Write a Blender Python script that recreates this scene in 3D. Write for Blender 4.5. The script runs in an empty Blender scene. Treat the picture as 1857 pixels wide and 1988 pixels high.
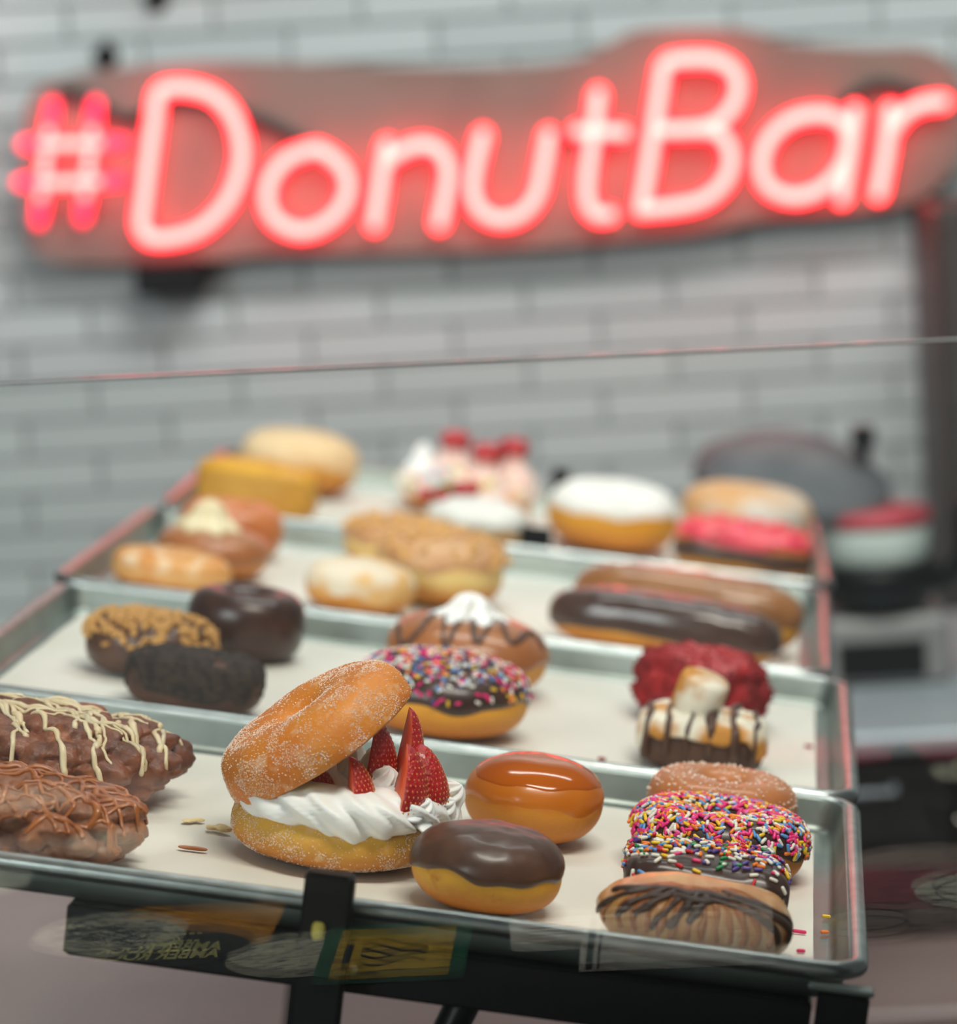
import bpy, math, random
from mathutils import Vector, Matrix, noise, Quaternion
from mathutils.bvhtree import BVHTree

PI = math.pi
scene = bpy.context.scene
COL = scene.collection

# ------------------------------------------------------------------ camera
ZR = 1.0                                     # height of the tray rims above the floor
CAM = Vector((0.23543, -1.92538, 0.50355 + ZR))
cd = bpy.data.cameras.new('camera')
cam = bpy.data.objects.new('camera', cd)
COL.objects.link(cam)
RIGHT = Vector((0.98928, 0.09455, 0.11130))
DOWN = Vector((0.12314, -0.13040, -0.98378))
FWD = Vector((-0.07851, 0.98694, -0.14065))
rot3 = Matrix((RIGHT, -DOWN, -FWD)).transposed()
cam.matrix_world = Matrix.Translation(CAM) @ rot3.to_4x4()
cd.sensor_fit = 'HORIZONTAL'
cd.sensor_width = 24.0
cd.lens = 24.0 * 6818.6 / 1857.0
cd.clip_start = 0.05
cd.dof.use_dof = True
cd.dof.focus_distance = 2.17
cd.dof.aperture_fstop = 3.3
scene.camera = cam

# the room (tiled wall, glass guard, bar) stands at a slant to the rack of trays:
# room frame: origin at eye height, x along the wall, y towards the wall, z up along the wall
GA = math.radians(9.8245)
H = Vector((-0.0793, 0.9969, 0.0)).normalized()
RH = Vector((H.y, -H.x, 0))
GX = RH * math.cos(GA) + Vector((0, 0, 1)) * math.sin(GA)
GZ = -RH * math.sin(GA) + Vector((0, 0, 1)) * math.cos(GA)
ROOM = Matrix.Translation(CAM) @ Matrix((GX, H, GZ)).transposed().to_4x4()

# ------------------------------------------------------------------ world, lights, exposure
def S(r, g, b, a=1.0):
    f = lambda c: (c / 255 / 12.92) if c <= 10.3 else ((c / 255 + 0.055) / 1.055) ** 2.4
    return (f(r), f(g), f(b), a)

w = bpy.data.worlds.new('room_light')
scene.world = w
w.use_nodes = True
w.node_tree.nodes['Background'].inputs[0].default_value = (0.92, 0.97, 1.0, 1)
w.node_tree.nodes['Background'].inputs[1].default_value = 0.15

def area(name, loc, target, sx, sy, power, col, spread=180):
    l = bpy.data.lights.new(name, 'AREA')
    l.shape = 'RECTANGLE'
    l.size, l.size_y, l.energy, l.color = sx, sy, power, col
    l.spread = math.radians(spread)
    o = bpy.data.objects.new(name, l)
    COL.objects.link(o)
    o.location = loc
    o.rotation_euler = (Vector(target) - Vector(loc)).to_track_quat('-Z', 'Y').to_euler()
    return o

area('window_light', (-2.0, -2.6, 2.0), (0, 0.6, 1.0), 1.8, 1.5, 112, (0.93, 0.98, 1.0))
area('ceiling_lamp_front', (0.4, -0.5, 3.0), (0.3, 0.4, 1.0), 1.2, 0.35, 46, (1.0, 0.94, 0.85))
area('ceiling_lamp_middle', (0.1, 1.3, 2.9), (0.0, 2.9, 1.25), 1.6, 0.4, 50, (0.97, 1.0, 0.99))
area('added_bar_light', (0.0, -.80, 1.95), (0.0, -.72, .95), 1.1, 0.25, 13, (1.0, 0.95, 0.86), 50)  # unseen light added above the bar to brighten its labels
scene.cycles.max_bounces = 7
scene.cycles.diffuse_bounces = 3
scene.cycles.glossy_bounces = 3
scene.cycles.transmission_bounces = 4
scene.view_settings.view_transform = 'Standard'
scene.view_settings.look = 'None'
scene.view_settings.gamma = 1.0
scene.view_settings.use_curve_mapping = False
scene.view_settings.exposure = -0.30

# ------------------------------------------------------------------ materials
MATS = {}

def mat(name, c1, c2=None, sc=40.0, rough=0.5, bump=0.0, bsc=None, metal=0.0, coat=0.0, sss=0.0,
        spec=0.5, lo=0.38, hi=0.62, detail=4.0, emit=None, estr=0.0, aniso=None, c3=None, sc3=200.0, lo3=.55, hi3=.62,
        zr=None):
    """Procedural Principled material: two colours mixed by noise, optional speckle colour c3,
    optional vertical dough ramp zr=[(z, colour), ...] in the part's own metres."""
    if name in MATS:
        return MATS[name]
    m = bpy.data.materials.new(name)
    m.use_nodes = True
    nt = m.node_tree
    N, L = nt.nodes, nt.links
    b = N['Principled BSDF']
    b.inputs['Base Color'].default_value = c1
    b.inputs['Roughness'].default_value = rough
    b.inputs['Metallic'].default_value = metal
    b.inputs['Specular IOR Level'].default_value = spec
    b.inputs['Coat Weight'].default_value = coat
    b.inputs['Coat Roughness'].default_value = 0.08
    if sss:
        b.inputs['Subsurface Weight'].default_value = sss
        b.inputs['Subsurface Radius'].default_value = (1.0, 0.6, 0.35)
        b.inputs['Subsurface Scale'].default_value = 0.006
    if emit:
        b.inputs['Emission Color'].default_value = emit
        b.inputs['Emission Strength'].default_value = estr
    tc = N.new('ShaderNodeTexCoord')
    src = tc.outputs['Object']
    if aniso:
        mp = N.new('ShaderNodeMapping')
        mp.inputs['Scale'].default_value = aniso
        L.new(src, mp.inputs['Vector'])
        src = mp.outputs['Vector']
    col = None
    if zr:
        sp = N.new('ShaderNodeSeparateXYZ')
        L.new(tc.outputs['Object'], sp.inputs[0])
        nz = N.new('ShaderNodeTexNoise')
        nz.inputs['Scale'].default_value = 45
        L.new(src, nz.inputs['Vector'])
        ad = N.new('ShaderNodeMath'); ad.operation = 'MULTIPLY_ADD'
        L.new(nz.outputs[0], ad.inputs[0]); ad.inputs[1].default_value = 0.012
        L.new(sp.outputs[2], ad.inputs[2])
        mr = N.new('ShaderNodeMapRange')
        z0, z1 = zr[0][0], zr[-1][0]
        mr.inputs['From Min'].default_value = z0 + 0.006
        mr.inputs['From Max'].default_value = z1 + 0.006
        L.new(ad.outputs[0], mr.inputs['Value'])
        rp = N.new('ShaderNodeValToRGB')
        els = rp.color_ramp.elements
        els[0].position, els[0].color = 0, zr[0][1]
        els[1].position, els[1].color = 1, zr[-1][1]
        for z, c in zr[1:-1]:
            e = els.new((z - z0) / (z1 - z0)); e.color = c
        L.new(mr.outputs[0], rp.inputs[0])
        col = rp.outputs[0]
    if c2 is not None:
        n1 = N.new('ShaderNodeTexNoise')
        n1.inputs['Scale'].default_value = sc
        n1.inputs['Detail'].default_value = detail
        L.new(src, n1.inputs['Vector'])
        r1 = N.new('ShaderNodeMapRange')
        r1.inputs['From Min'].default_value, r1.inputs['From Max'].default_value = lo, hi
        L.new(n1.outputs[0], r1.inputs['Value'])
        mx = N.new('ShaderNodeMix'); mx.data_type = 'RGBA'
        L.new(r1.outputs[0], mx.inputs[0])
        if col is not None:
            L.new(col, mx.inputs[6])
        else:
            mx.inputs[6].default_value = c1
        mx.inputs[7].default_value = c2
        col = mx.outputs[2]
    if c3 is not None:
        n3 = N.new('ShaderNodeTexNoise')
        n3.inputs['Scale'].default_value = sc3
        n3.inputs['Detail'].default_value = 3
        L.new(src, n3.inputs['Vector'])
        r3 = N.new('ShaderNodeMapRange')
        r3.inputs['From Min'].default_value, r3.inputs['From Max'].default_value = lo3, hi3
        L.new(n3.outputs[0], r3.inputs['Value'])
        m3 = N.new('ShaderNodeMix'); m3.data_type = 'RGBA'
        L.new(r3.outputs[0], m3.inputs[0])
        if col is not None:
            L.new(col, m3.inputs[6])
        else:
            m3.inputs[6].default_value = c1
        m3.inputs[7].default_value = c3
        col = m3.outputs[2]
    if col is not None:
        L.new(col, b.inputs['Base Color'])
    if bump:
        nb = N.new('ShaderNodeTexNoise')
        nb.inputs['Scale'].default_value = bsc or sc * 3
        nb.inputs['Detail'].default_value = 5
        L.new(src, nb.inputs['Vector'])
        bp = N.new('ShaderNodeBump')
        bp.inputs['Strength'].default_value = bump
        bp.inputs['Distance'].default_value = 0.002
        L.new(nb.outputs[0], bp.inputs['Height'])
        L.new(bp.outputs[0], b.inputs['Normal'])
    MATS[name] = m
    return m

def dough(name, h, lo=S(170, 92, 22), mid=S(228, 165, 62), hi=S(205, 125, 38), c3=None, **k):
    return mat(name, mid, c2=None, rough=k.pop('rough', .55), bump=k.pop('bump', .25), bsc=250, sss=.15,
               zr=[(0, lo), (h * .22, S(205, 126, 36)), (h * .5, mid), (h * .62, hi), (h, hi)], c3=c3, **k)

def glass_mat(name, tint, refl_ior=1.5):
    m = bpy.data.materials.new(name); m.use_nodes = True
    nt = m.node_tree; N, L = nt.nodes, nt.links
    N.remove(N['Principled BSDF'])
    out = N['Material Output']
    fr = N.new('ShaderNodeFresnel'); fr.inputs[0].default_value = refl_ior
    tr = N.new('ShaderNodeBsdfTransparent'); tr.inputs[0].default_value = tint
    gl = N.new('ShaderNodeBsdfGlossy'); gl.inputs['Roughness'].default_value = 0.0
    gl.inputs[0].default_value = (0.95, 1, 0.97, 1)
    mx = N.new('ShaderNodeMixShader')
    L.new(fr.outputs[0], mx.inputs[0]); L.new(tr.outputs[0], mx.inputs[1]); L.new(gl.outputs[0], mx.inputs[2])
    L.new(mx.outputs[0], out.inputs[0])
    return m

# ------------------------------------------------------------------ object helpers
def prop(o, label=None, cat=None, group=None, kind=None):
    if label: o['label'] = label
    if cat: o['category'] = cat
    if group: o['group'] = group
    if kind: o['kind'] = kind
    return o

def mk(name, vf, m=None, parent=None, mats=None, midx=None, smooth=True, matrix=None):
    me = bpy.data.meshes.new(name)
    me.from_pydata([tuple(v) for v in vf[0]], [], vf[1])
    for x in (mats or ([m] if m else [])):
        me.materials.append(x)
    if midx:
        for p, i in zip(me.polygons, midx):
            p.material_index = i
    if smooth:
        for p in me.polygons:
            p.use_smooth = True
    me.update()
    return link(name, me, parent, matrix)

def link(name, me, parent=None, matrix=None):
    o = bpy.data.objects.new(name, me)
    COL.objects.link(o)
    if parent is not None:
        o.parent = parent
    if matrix is not None:
        o.matrix_local = matrix
    return o

def empty(name, loc=(0, 0, 0), rz=0.0, matrix=None):
    o = bpy.data.objects.new(name, None)
    o.empty_display_size = 0.02
    COL.objects.link(o)
    if matrix is not None:
        o.matrix_world = matrix
    else:
        o.location = loc
        o.rotation_euler = (0, 0, rz)
    return o

def join(*vfs):
    V, F = [], []
    for v, f in vfs:
        k = len(V)
        V += list(v)
        F += [tuple(i + k for i in q) for q in f]
    return V, F

def xf(vf, M):
    return [M @ Vector(v) for v in vf[0]], vf[1]

def T(x, y, z): return Matrix.Translation((x, y, z))
def R(a, ax): return Matrix.Rotation(a, 4, ax)

def box(x0, x1, y0, y1, z0, z1, bev=0.0):
    """Box with chamfered edges."""
    if bev <= 0:
        V = [(x, y, z) for x in (x0, x1) for y in (y0, y1) for z in (z0, z1)]
        return V, [(0, 1, 3, 2), (4, 6, 7, 5), (0, 4, 5, 1), (2, 3, 7, 6), (0, 2, 6, 4), (1, 5, 7, 3)]
    loops = []
    def rect(i, z):
        b = bev
        return [(x0 + i + b, y0 + i, z), (x1 - i - b, y0 + i, z), (x1 - i, y0 + i + b, z), (x1 - i, y1 - i - b, z),
                (x1 - i - b, y1 - i, z), (x0 + i + b, y1 - i, z), (x0 + i, y1 - i - b, z), (x0 + i, y0 + i + b, z)]
    loops = [rect(bev, z0), rect(0, z0 + bev), rect(0, z1 - bev), rect(bev, z1)]
    return loft(loops)

def loft(loops, cap0=True, cap1=True, closed=True):
    n = len(loops[0]); V = []; F = []
    for l in loops: V += [Vector(p) for p in l]
    for j in range(len(loops) - 1):
        for i in range(n if closed else n - 1):
            a = j * n + i; b = j * n + (i + 1) % n
            F.append((a, b, b + n, a + n))
    if cap0: F.append(tuple(range(n - 1, -1, -1)))
    if cap1: F.append(tuple((len(loops) - 1) * n + i for i in range(n)))
    return V, F

def lathe(prof, n=32, cap0=True, cap1=True):
    return loft([[(r * math.cos(2 * PI * i / n), r * math.sin(2 * PI * i / n), z) for i in range(n)] for r, z in prof], cap0, cap1)

def tube(pts, rad, sides=8, flat=1.0, normals=None, taper=True):
    pts = [Vector(p) for p in pts]
    n = len(pts)
    loops = []
    up = None
    for i, p in enumerate(pts):
        t = (pts[min(i + 1, n - 1)] - pts[max(i - 1, 0)])
        if t.length < 1e-9: t = Vector((1, 0, 0))
        t.normalize()
        if normals is not None:
            nn = normals[i]
        else:
            nn = up if up is not None else (Vector((0, 0, 1)) if abs(t.z) < .9 else Vector((1, 0, 0)))
        s = t.cross(nn)
        if s.length < 1e-6: s = t.orthogonal()
        s.normalize()
        nn = s.cross(t).normalized(); up = nn
        r = rad(i / max(n - 1, 1)) if callable(rad) else rad
        loops.append([p + s * (r * math.cos(2 * PI * k / sides)) + nn * (r * flat * math.sin(2 * PI * k / sides)) for k in range(sides)])
    if taper:
        def capring(p, l, d, sc): return [p + (Vector(q) - p) * sc + d for q in l]
        r0 = rad(0) if callable(rad) else rad
        t0 = (pts[0] - pts[1]).normalized(); t1 = (pts[-1] - pts[-2]).normalized()
        loops = [capring(pts[0], loops[0], t0 * r0 * .95, .3), capring(pts[0], loops[0], t0 * r0 * .6, .75)] + loops + \
                [capring(pts[-1], loops[-1], t1 * r0 * .6, .75), capring(pts[-1], loops[-1], t1 * r0 * .95, .3)]
    return loft(loops)

def smooth_path(P, n=8, closed=False):
    """Catmull-Rom through the points."""
    P = [Vector(p) for p in P]
    out = []
    m = len(P)
    rng = range(m if closed else m - 1)
    for i in rng:
        g = (lambda k: P[k % m]) if closed else (lambda k: P[min(max(k, 0), m - 1)])
        a, b, c, d = g(i - 1), g(i), g(i + 1), g(i + 2)
        for j in range(n):
            t = j / n
            out.append(0.5 * ((2 * b) + (c - a) * t + (2 * a - 5 * b + 4 * c - d) * t * t + (3 * b - a - 3 * c + d) * t ** 3))
    out.append(P[0].copy() if closed else P[-1].copy())
    return out

def sp(x, e): return math.copysign(abs(x) ** e, x)

def fbm(p, f, seed, o=3):
    s = 0; a = 1
    q = Vector(p) * f + Vector((seed * 7.3, seed * 3.1, seed * 1.7))
    for k in range(o):
        s += a * noise.noise(q); q = q * 2.03; a *= .5
    return s

# ------------------------------------------------------------------ pastry surfaces
class Bun:
    """Filled pastry: closed superellipsoid resting on z = 0."""
    ring = False
    def __init__(s, a, b, c, e1=.7, e2=.85, ep=1.0, nz=.03, nf=22, seed=1, lump=0.0, lf=40):
        s.__dict__.update(a=a, b=b, c=c, e1=e1, e2=e2, ep=ep, nz=nz, nf=nf, seed=seed, lump=lump, lf=lf)
    def pos(s, u, v):
        cu, su = sp(math.cos(u), s.ep), sp(math.sin(u), s.ep)
        r = max(math.cos(v), 0) ** s.e1
        p = Vector((s.a * cu * r, s.b * su * r, s.c * sp(math.sin(v), s.e2)))
        k = 1 + s.nz * fbm(p, s.nf, s.seed, 2)
        if s.lump:
            d = noise.voronoi(p * s.lf + Vector((s.seed, s.seed, 0)))[0]
            k += s.lump * (.55 - 1.7 * d[0] * d[0]) + s.lump * .3 * fbm(p, s.lf * 2, s.seed)
        p = p * k
        p.z = max(p.z + s.c, 0.0)
        return p
    def mesh(s, nu=64, nv=28):
        V = []; F = []
        vs = [-PI / 2 + PI * j / nv for j in range(nv + 1)]
        for v in vs[1:-1]:
            V += [s.pos(2 * PI * i / nu, v) for i in range(nu)]
        for j in range(nv - 2):
            for i in range(nu):
                a = j * nu + i; b = j * nu + (i + 1) % nu
                F.append((a, b, b + nu, a + nu))
        b0 = len(V); V.append(s.pos(0, -PI / 2)); V.append(s.pos(0, PI / 2))
        for i in range(nu):
            F.append((b0, (i + 1) % nu, i))
            k = (nv - 2) * nu
            F.append((b0 + 1, k + i, k + (i + 1) % nu))
        return V, F
    def nrm(s, u, v):
        e = 1e-3
        n = (s.pos(u + e, v) - s.pos(u - e, v)).cross(s.pos(u, v + e) - s.pos(u, v - e))
        if n.length < 1e-12: return Vector((0, 0, 1 if v > 0 else -1))
        return n.normalized()
    def cap(s, low, th, nu=80, nv=20, wob=0.0):
        """Icing over the top down to v = low(u)."""
        V = []; F = []
        for j in range(nv):
            for i in range(nu):
                u = 2 * PI * i / nu
                l = low(u)
                t = j / nv
                v = l + (PI / 2 - l) * t
                tt = min(t / .10, 1.0)
                k = th * (math.sqrt(max(1 - (1 - tt) ** 2, 0)) * 1.1 - .1)
                p = s.pos(u, v) + s.nrm(u, v) * k
                if wob: p.z += wob * tt * fbm(p, 70, s.seed + 3, 2)
                V.append(p)
        for j in range(nv - 1):
            for i in range(nu):
                a = j * nu + i; b = j * nu + (i + 1) % nu
                F.append((a, b, b + nu, a + nu))
        V.append(s.pos(0, PI / 2) + Vector((0, 0, th)))
        for i in range(nu):
            F.append((len(V) - 1, (nv - 1) * nu + i, (nv - 1) * nu + (i + 1) % nu))
        return V, F

class Ring(Bun):
    """Ring doughnut resting on z = 0."""
    ring = True
    def __init__(s, a, b, c, k=.58, e2=.85, nz=.02, nf=22, seed=1, ep=1.0, lump=0.0, lf=40):
        s.__dict__.update(a=a, b=b, c=c, k=k, e2=e2, nz=nz, nf=nf, seed=seed, ep=ep, lump=lump, lf=lf)
    def pos(s, u, v):
        cu, su = sp(math.cos(u), s.ep), sp(math.sin(u), s.ep)
        r = s.k + (1 - s.k) * sp(math.cos(v), .85)
        p = Vector((s.a * cu * r, s.b * su * r, s.c * sp(math.sin(v), s.e2)))
        n = fbm(p, s.nf, s.seed, 2)
        q = Vector((s.a * cu * s.k, s.b * su * s.k, 0))
        kk = 1 + s.nz * 2 * n
        if s.lump:
            d = noise.voronoi(p * s.lf + Vector((s.seed, s.seed, 0)))[0]
            kk += s.lump * (.5 - 1.6 * d[0] * d[0])
        p = q + (p - q) * kk
        p.z = max(p.z + s.c, 0.0)
        return p
    def mesh(s, nu=72, nv=32):
        V = []; F = []
        for j in range(nv):
            V += [s.pos(2 * PI * i / nu, 2 * PI * j / nv) for i in range(nu)]
        for j in range(nv):
            for i in range(nu):
                a = j * nu + i; b = j * nu + (i + 1) % nu
                c = ((j + 1) % nv) * nu
                F.append((a, b, c + (i + 1) % nu, c + i))
        return V, F
    def cap(s, low, th, nu=88, nv=26, wob=0.0, inner=2.7):
        V = []; F = []
        for j in range(nv + 1):
            for i in range(nu):
                u = 2 * PI * i / nu
                l = low(u); t = j / nv
                v = l + (inner + .1 * math.sin(3 * u) - l) * t
                tt = min(t / .10, (1 - t) / .10, 1.0)
                k = th * (math.sqrt(max(1 - (1 - tt) ** 2, 0)) * 1.1 - .1)
                p = s.pos(u, v) + s.nrm(u, v) * k
                if wob: p.z += wob * tt * fbm(p, 70, s.seed + 3, 2)
                V.append(p)
        for j in range(nv):
            for i in range(nu):
                a = j * nu + i; b = j * nu + (i + 1) % nu
                F.append((a, b, b + nu, a + nu))
        return V, F

def wavy(base, amp, seed, n=(3, 5, 9)):
    rnd = random.Random(seed)
    ph = [rnd.uniform(0, 6.28) for _ in n]
    return lambda u: base + amp * (math.sin(n[0] * u + ph[0]) * .5 + math.sin(n[1] * u + ph[1]) * .35 + math.sin(n[2] * u + ph[2]) * .25)

def tree(vf): return BVHTree.FromPolygons([tuple(v) for v in vf[0]], vf[1])

def drape(bvh, path, off=0.0, zt=.2):
    """Drop a path of (x, y) points on the surface below; returns runs of (points, normals)."""
    runs = []; P = []; Nn = []
    for p in path:
        hit = bvh.ray_cast(Vector((p[0], p[1], zt)), Vector((0, 0, -1)))
        if hit[0] is None:
            if len(P) > 3: runs.append((P, Nn))
            P = []; Nn = []
            continue
        n = hit[1]
        if n.z < 0: n = -n
        P.append(hit[0] + n * off); Nn.append(n)
    if len(P) > 3: runs.append((P, Nn))
    return runs

def drizzle(bvh, paths, rad, sides=7, off=.0, flat=.7, seed=0, drip=0.0):
    rnd = random.Random(seed)
    parts = []
    for path in paths:
        sm = smooth_path([(p[0], p[1], 0) for p in path], 8)
        for P, Nn in drape(bvh, sm, off):
            if drip:
                q = P[-1].copy(); nn = Nn[-1].copy()
                d = (P[-1] - P[-2]); d.z = 0
                for k in range(5):
                    q = q + Vector((0, 0, -drip / 5)) + d.normalized() * (.0006 if k == 0 else 0)
                    P.append(q.copy()); Nn.append((Vector((d.x, d.y, .05))).normalized())
            r0 = rad * rnd.uniform(.65, 1.45); ph = rnd.uniform(0, 6)
            parts.append(tube(P, lambda t, r0=r0, ph=ph: r0 * (1 + .25 * math.sin(t * 17 + ph)), sides, flat, Nn))
    return join(*parts)

def samples(vf, n, seed, zmin=-1, nzmin=.0, keep=None):
    """Random points and normals spread evenly over a mesh."""
    rnd = random.Random(seed)
    V = [Vector(v) for v in vf[0]]
    tris = []; acc = []; tot = 0
    for f in vf[1]:
        for k in range(1, len(f) - 1):
            a, b, c = V[f[0]], V[f[k]], V[f[k + 1]]
            cr = (b - a).cross(c - a)
            if cr.length < 1e-12: continue
            tot += cr.length; tris.append((a, b, c, cr.normalized())); acc.append(tot)
    import bisect
    out = []; tries = 0
    while len(out) < n and tries < n * 30:
        tries += 1
        t = tris[min(bisect.bisect(acc, rnd.random() * tot), len(tris) - 1)]
        u, v = rnd.random(), rnd.random()
        if u + v > 1: u, v = 1 - u, 1 - v
        p = t[0] + (t[1] - t[0]) * u + (t[2] - t[0]) * v
        if p.z < zmin or t[3].z < nzmin: continue
        if keep and not keep(p, rnd): continue
        out.append((p, t[3]))
    return out

def capsule(L, r, n=6):
    prof = [(r * .45, -L / 2), (r * .9, -L / 2 + r * .45), (r, -L / 2 + r), (r, L / 2 - r), (r * .9, L / 2 - r * .45), (r * .45, L / 2)]
    return lathe(prof, n)

def orient(p, n, rnd, lift=.0, zaxis_along=True):
    t = n.orthogonal().normalized()
    t.rotate(Quaternion(n, rnd.uniform(0, 6.28)))
    t = (t + n * rnd.uniform(-.25, .25)).normalized()
    q = t.to_track_quat('Z', 'Y')
    return Matrix.Translation(p + n * lift) @ q.to_matrix().to_4x4()

SPK = [(S(243, 46, 130), 28), (S(248, 128, 30), 14), (S(252, 205, 40), 15), (S(243, 238, 225), 18), (S(92, 152, 214), 13),
       (S(240, 120, 175), 6)]
SPK2 = [(S(243, 238, 225), 30), (S(92, 70, 150), 18), (S(248, 128, 30), 13), (S(250, 200, 40), 9), (S(28, 135, 75), 9), (S(205, 30, 35), 9),
        (S(92, 152, 214), 9), (S(235, 50, 120), 8)]
SPK3 = [(S(240, 30, 120), 30), (S(245, 240, 228), 30), (S(250, 195, 50), 13), (S(100, 150, 210), 11), (S(250, 140, 70), 8), (S(80, 60, 130), 8)]

def sprinkles(parent, vf, n, n_single, seed, table, L=.0056, r=.0012, zmin=-1, nzmin=.05, keep=None):
    """Candy sprinkles: each one a part, what is beyond n_single joined as stuff."""
    rnd = random.Random(seed)
    cols = [c for c, k in table for _ in range(k)]
    shared = {}
    pts = samples(vf, n, seed, zmin, nzmin, keep)
    rest = {}
    for i, (p, nn) in enumerate(pts):
        c = rnd.choice(cols)
        key = tuple(round(x, 3) for x in c)
        mm = mat('candy_%02x%02x%02x' % tuple(int(x * 255) for x in c[:3]), c, rough=.35, sss=.1)
        M = orient(p, nn, rnd, r * rnd.uniform(.5, 1.3))
        if i < n_single:
            if key not in shared:
                me = bpy.data.meshes.new('sprinkle')
                v, f = capsule(L, r)
                me.from_pydata([tuple(x) for x in v], [], f)
                me.materials.append(mm)
                for pl in me.polygons: pl.use_smooth = True
                shared[key] = me
            link('sprinkle', shared[key], parent, M)
        else:
            rest.setdefault(mm, []).append(xf(capsule(L, r), M))
    if rest:
        ms = list(rest); V = []; F = []; mi = []
        for k, m_ in enumerate(ms):
            for vf2 in rest[m_]:
                b = len(V); V += vf2[0]; F += [tuple(i + b for i in q) for q in vf2[1]]; mi += [k] * len(vf2[1])
        o = mk('sprinkle_layer', (V, F), parent=parent, mats=ms, midx=mi)
        prop(o, kind='stuff')

def grains(name, parent, vf, n, size, m, seed, zmin=-1, nzmin=-1, keep=None, kind='stuff'):
    rnd = random.Random(seed)
    V = []; F = []
    for p, nn in samples(vf, n, seed, zmin, nzmin, keep):
        s = size * rnd.uniform(.5, 1.3); b = len(V)
        M = orient(p, nn, rnd, s * .3)
        for d in ((1, 0, 0), (-1, 0, 0), (0, 1, 0), (0, -1, 0), (0, 0, 1), (0, 0, -1)):
            V.append(M @ Vector((d[0] * s * rnd.uniform(.6, 1.2), d[1] * s * rnd.uniform(.6, 1.2), d[2] * s)))
        F += [(b + i, b + j, b + k) for i, j, k in ((0, 2, 4), (2, 1, 4), (1, 3, 4), (3, 0, 4), (2, 0, 5), (1, 2, 5), (3, 1, 5), (0, 3, 5))]
    o = mk(name, (V, F), m, parent, smooth=False)
    prop(o, kind=kind)
    return o

def chunk_meshes(name, m, size, k=4, seed=0):
    out = []
    rnd = random.Random(seed)
    for i in range(k):
        v, f = Bun(size * rnd.uniform(.7, 1.2), size * rnd.uniform(.5, .9), size * rnd.uniform(.35, .6), nz=.35, nf=1.2 / size * .7, seed=seed + i, ep=.8).mesh(8, 5)
        me = bpy.data.meshes.new(name)
        me.from_pydata([tuple(x) for x in v], [], f)
        me.materials.append(m)
        out.append(me)
    return out

# ------------------------------------------------------------------ shared colours
M_ALU = mat('aluminium', S(150, 158, 152), S(130, 139, 134), sc=18, rough=.42, metal=.9, bump=.06, bsc=60)
M_RIM = mat('aluminium_rim', S(188, 193, 190), S(164, 170, 167), sc=40, rough=.30, metal=1.0, bump=.05, bsc=120)
M_PAPER = mat('parchment', S(232, 229, 219), S(224, 220, 208), sc=6, rough=.62, sss=0)
M_BLACK = mat('black_steel', S(9, 9, 10), S(14, 14, 15), sc=30, rough=.38, spec=.3)
M_CHOC = mat('chocolate_icing', S(76, 50, 39), S(90, 60, 46), sc=60, rough=.36, coat=.1, bump=.08, bsc=60)
M_DCHOC = mat('dark_chocolate', S(56, 36, 30), S(68, 44, 36), sc=60, rough=.34, coat=.15, bump=.15, bsc=90)
M_MILK = mat('milk_chocolate_icing', S(176, 112, 66), S(160, 98, 56), sc=40, rough=.34, coat=.25, bump=.1, bsc=80)
M_SUGAR = mat('sugar_grain', S(250, 226, 205), rough=.35, spec=.6, sss=.2)
M_WHITE = mat('white_icing', S(240, 238, 230), S(228, 226, 218), sc=40, rough=.5, sss=.3)
M_CREAM = mat('whipped_cream', S(250, 248, 243), S(253, 251, 247), sc=30, rough=.45, sss=.35)

FLOORZ = ZR - .0235
PASTRY_Z = FLOORZ + .0022

# ------------------------------------------------------------------ setting: floor, walls
M_FLOOR = mat('floor_concrete', S(96, 92, 90), S(84, 80, 80), sc=3, rough=.6)
o = mk('floor', box(-4, 4, -4.5, 4.5, -.1, 0), M_FLOOR, smooth=False)
prop(o, 'grey concrete floor below the counters', 'floor', kind='structure')

M_GROUT = mat('grout', S(150, 156, 156), S(142, 148, 148), sc=20, rough=.85)
WY = 5.0
wall = mk('wall_back', box(-2.6, 2.6, WY, WY + .12, -1.75, 1.3), M_GROUT, smooth=False, matrix=ROOM)
prop(wall, 'wall of long pale grey glazed tiles behind the neon sign', 'wall', kind='structure')
M_TILE = bpy.data.materials.new('glazed_tile'); M_TILE.use_nodes = True
nt = M_TILE.node_tree
b = nt.nodes['Principled BSDF']
oi = nt.nodes.new('ShaderNodeObjectInfo')
rp = nt.nodes.new('ShaderNodeValToRGB')
rp.color_ramp.elements[0].color = S(178, 186, 185); rp.color_ramp.elements[1].color = S(190, 198, 197)
nt.links.new(oi.outputs['Random'], rp.inputs[0]); nt.links.new(rp.outputs[0], b.inputs['Base Color'])
b.inputs['Roughness'].default_value = .16
TP, TL, TG = .0535, .2075, .0045            # course height, tile pitch, joint
tile_me = bpy.data.meshes.new('tile')
v, f = box(-TL / 2 + TG / 2, TL / 2 - TG / 2, -.010, .002, -TP / 2 + TG / 2, TP / 2 - TG / 2, .0025)
tile_me.from_pydata([tuple(q) for q in v], [], f); tile_me.materials.append(M_TILE)
far = []
TX0, TZ0 = -.0365, -.3985                    # one joint of the course at eye level minus 40 cm
for row in range(-14, 24):
    for c in range(-11, 12):
        x = TX0 + (c + (.5 if row % 2 else 0) + .5) * TL
        z = TZ0 + row * TP
        if z < -1.6 or z > 1.2 or abs(x) > 2.4: continue
        if -1.05 < x < .90 and -.86 < z < .16:
            link('tile', tile_me, wall, T(x, WY, z))
        else:
            far.append(xf((v, f), T(x, WY, z)))
prop(mk('tile_field', join(*far), M_TILE, wall, smooth=False), kind='stuff')

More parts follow.
